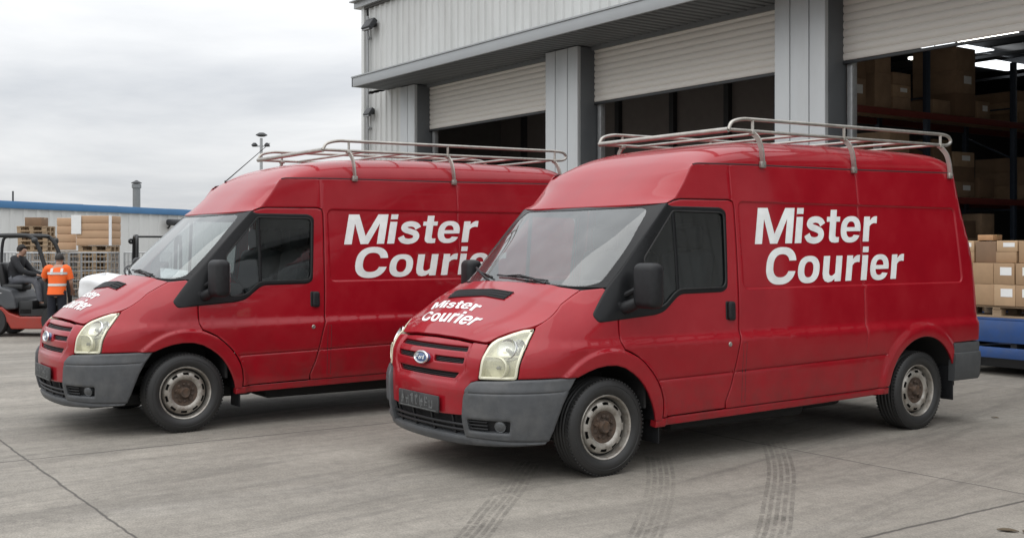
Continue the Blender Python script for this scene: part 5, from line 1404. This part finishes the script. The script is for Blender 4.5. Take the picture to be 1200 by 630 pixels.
# ------------------------------------------------------------------ debris on the concrete
LEAF = mat('dry_leaf', (.10, .075, .045), .9, var=.3)
def leaf(x, y, s_, a, label):
    o = MB(); pts = [(-1, 0), (-.5, .38), (.1, .5), (.7, .28), (1.1, 0), (.6, -.3), (0, -.42), (-.6, -.28)]
    o.extrude_poly([(x + s_ * (p * math.cos(a) - q * math.sin(a)), y + s_ * (p * math.sin(a) + q * math.cos(a)), .006 + .010 * abs(q)) for p, q in pts], (0, 0, .004))
    tag(o.build('dry_leaf', LEAF, smooth=False), label, 'leaf', 'leaves lying on the concrete')
leaf(-3.58, 5.85, .055, .5, 'bigger dry leaf on the concrete in the lower right corner')
leaf(-3.50, 5.90, .035, 2.2, 'small dry leaf touching the bigger one in the lower right corner')
leaf(-6.0, 9.6, .035, .2, 'small dry leaf on the concrete right of the front van rear wheel')
# ------------------------------------------------------------------ vans in place
v1 = build_van(); v1.location = (-6.97, 4.98, 0); v1['group'] = 'red courier vans'
v2 = copy_tree(v1); v2.location = (-10.43, 3.2, 0)
v1['label'] = 'red courier van in front, nearest the camera, all of its side lettering visible'
v2['label'] = 'red courier van behind, partly hidden by the nearer one, thin aerial on its roof'
def aerial(parent):
    a = Vector((-.60, .93, 2.20)); m = MB(); m.tube([a + Vector((0, 0, -.02)), a + Vector((0, .0, .05))], [.016, .010], 8); m.tube([a + Vector((0, 0, .04)), a + Vector((-.05, .50, .46))], [.006, .003], 6); m.build('aerial', MATS['rubber_seal'], parent)
roof2 = [c for c in v2.children if c.name.startswith('roof') and not c.name.startswith('roof_rack')][0]
aerial(roof2)
# ------------------------------------------------------------------ camera
cam = bpy.data.cameras.new('camera'); co = bpy.data.objects.new('camera', cam); COL.objects.link(co)
co.location = (0, 0, HC); co.rotation_euler = (math.pi / 2, 0, TH)
cam.sensor_width = 36; cam.lens = 36 * 1320 / 1200; cam.shift_y = -27 / 1200; cam.clip_start = .1; cam.clip_end = 3000
scene.camera = co
# ------------------------------------------------------------------ sky and sun: a bright overcast day
EL = math.radians(60)      # sun behind cloud, high and ahead of the vans
w = bpy.data.worlds.new('World'); scene.world = w; w.use_nodes = True
N, L = w.node_tree.nodes, w.node_tree.links; bg = N['Background']
sky = N.new('ShaderNodeTexSky'); sky.sky_type = 'NISHITA'; sky.sun_disc = False; sky.sun_elevation = EL
sd = Vector((-.02, -.80, 0)).normalized()       # horizontal direction towards the sun
sky.sun_rotation = math.atan2(sd.x, sd.y)
tc = N.new('ShaderNodeTexCoord'); sx = N.new('ShaderNodeSeparateXYZ'); L.new(tc.outputs['Generated'], sx.inputs[0])
def mth(op, a, b=None):
    n = N.new('ShaderNodeMath'); n.operation = op
    for i, v in enumerate((a, b)):
        if v is None: continue
        if isinstance(v, (int, float)): n.inputs[i].default_value = v
        else: L.new(v, n.inputs[i])
    return n.outputs[0]
zc = mth('MAXIMUM', sx.outputs[2], 0.)
inv = mth('DIVIDE', 1., mth('ADD', zc, .13))
cx = N.new('ShaderNodeCombineXYZ'); L.new(mth('MULTIPLY', sx.outputs[0], inv), cx.inputs[0]); L.new(mth('MULTIPLY', sx.outputs[1], inv), cx.inputs[1]); L.new(mth('MULTIPLY', zc, 1.5), cx.inputs[2])
n1 = N.new('ShaderNodeTexNoise'); n1.inputs['Scale'].default_value = .75; n1.inputs['Detail'].default_value = 7; n1.inputs['Roughness'].default_value = .55; n1.inputs['Distortion'].default_value = .3; L.new(cx.outputs[0], n1.inputs['Vector'])
cr = N.new('ShaderNodeValToRGB'); e = cr.color_ramp.elements; e[0].position = .33; e[0].color = (.56, .58, .61, 1); e[1].position = .64; e[1].color = (.79, .797, .805, 1)
L.new(n1.outputs[0], cr.inputs[0])
# CIE overcast: the zenith is brighter than the horizon
gr_ = mth('ADD', .93, mth('MULTIPLY', mth('POWER', zc, .8), 1.75))
gm = N.new('ShaderNodeMix'); gm.data_type = 'RGBA'; gm.blend_type = 'MULTIPLY'; gm.inputs['Factor'].default_value = 1.
L.new(cr.outputs[0], gm.inputs['A'])
cc = N.new('ShaderNodeCombineColor'); [L.new(gr_, cc.inputs[i]) for i in range(3)]; L.new(cc.outputs[0], gm.inputs['B'])
sc10 = N.new('ShaderNodeMix'); sc10.data_type = 'RGBA'; sc10.blend_type = 'MULTIPLY'; sc10.inputs['Factor'].default_value = 1.; sc10.clamp_result = False
L.new(gm.outputs['Result'], sc10.inputs['A']); sc10.inputs['B'].default_value = (10, 10, 10, 1)
mx = N.new('ShaderNodeMix'); mx.data_type = 'RGBA'; mx.inputs['Factor'].default_value = .94
L.new(sky.outputs[0], mx.inputs['A']); L.new(sc10.outputs['Result'], mx.inputs['B'])
L.new(mx.outputs['Result'], bg.inputs[0]); bg.inputs[1].default_value = .1
sun = bpy.data.lights.new('sun', 'SUN'); so = bpy.data.objects.new('sun', sun); COL.objects.link(so)
sun.energy = 1.35; sun.angle = math.radians(80); sun.color = (1., .97, .93)
dirv = Vector((sd.x * math.cos(EL), sd.y * math.cos(EL), math.sin(EL)))
so.rotation_euler = dirv.to_track_quat('Z', 'Y').to_euler()
vs_ = scene.view_settings; vs_.view_transform = 'Standard'; vs_.look = 'None'; vs_.exposure = 0.; vs_.gamma = 1.; vs_.use_curve_mapping = False
scene.cycles.max_bounces = 8; scene.cycles.transparent_max_bounces = 16
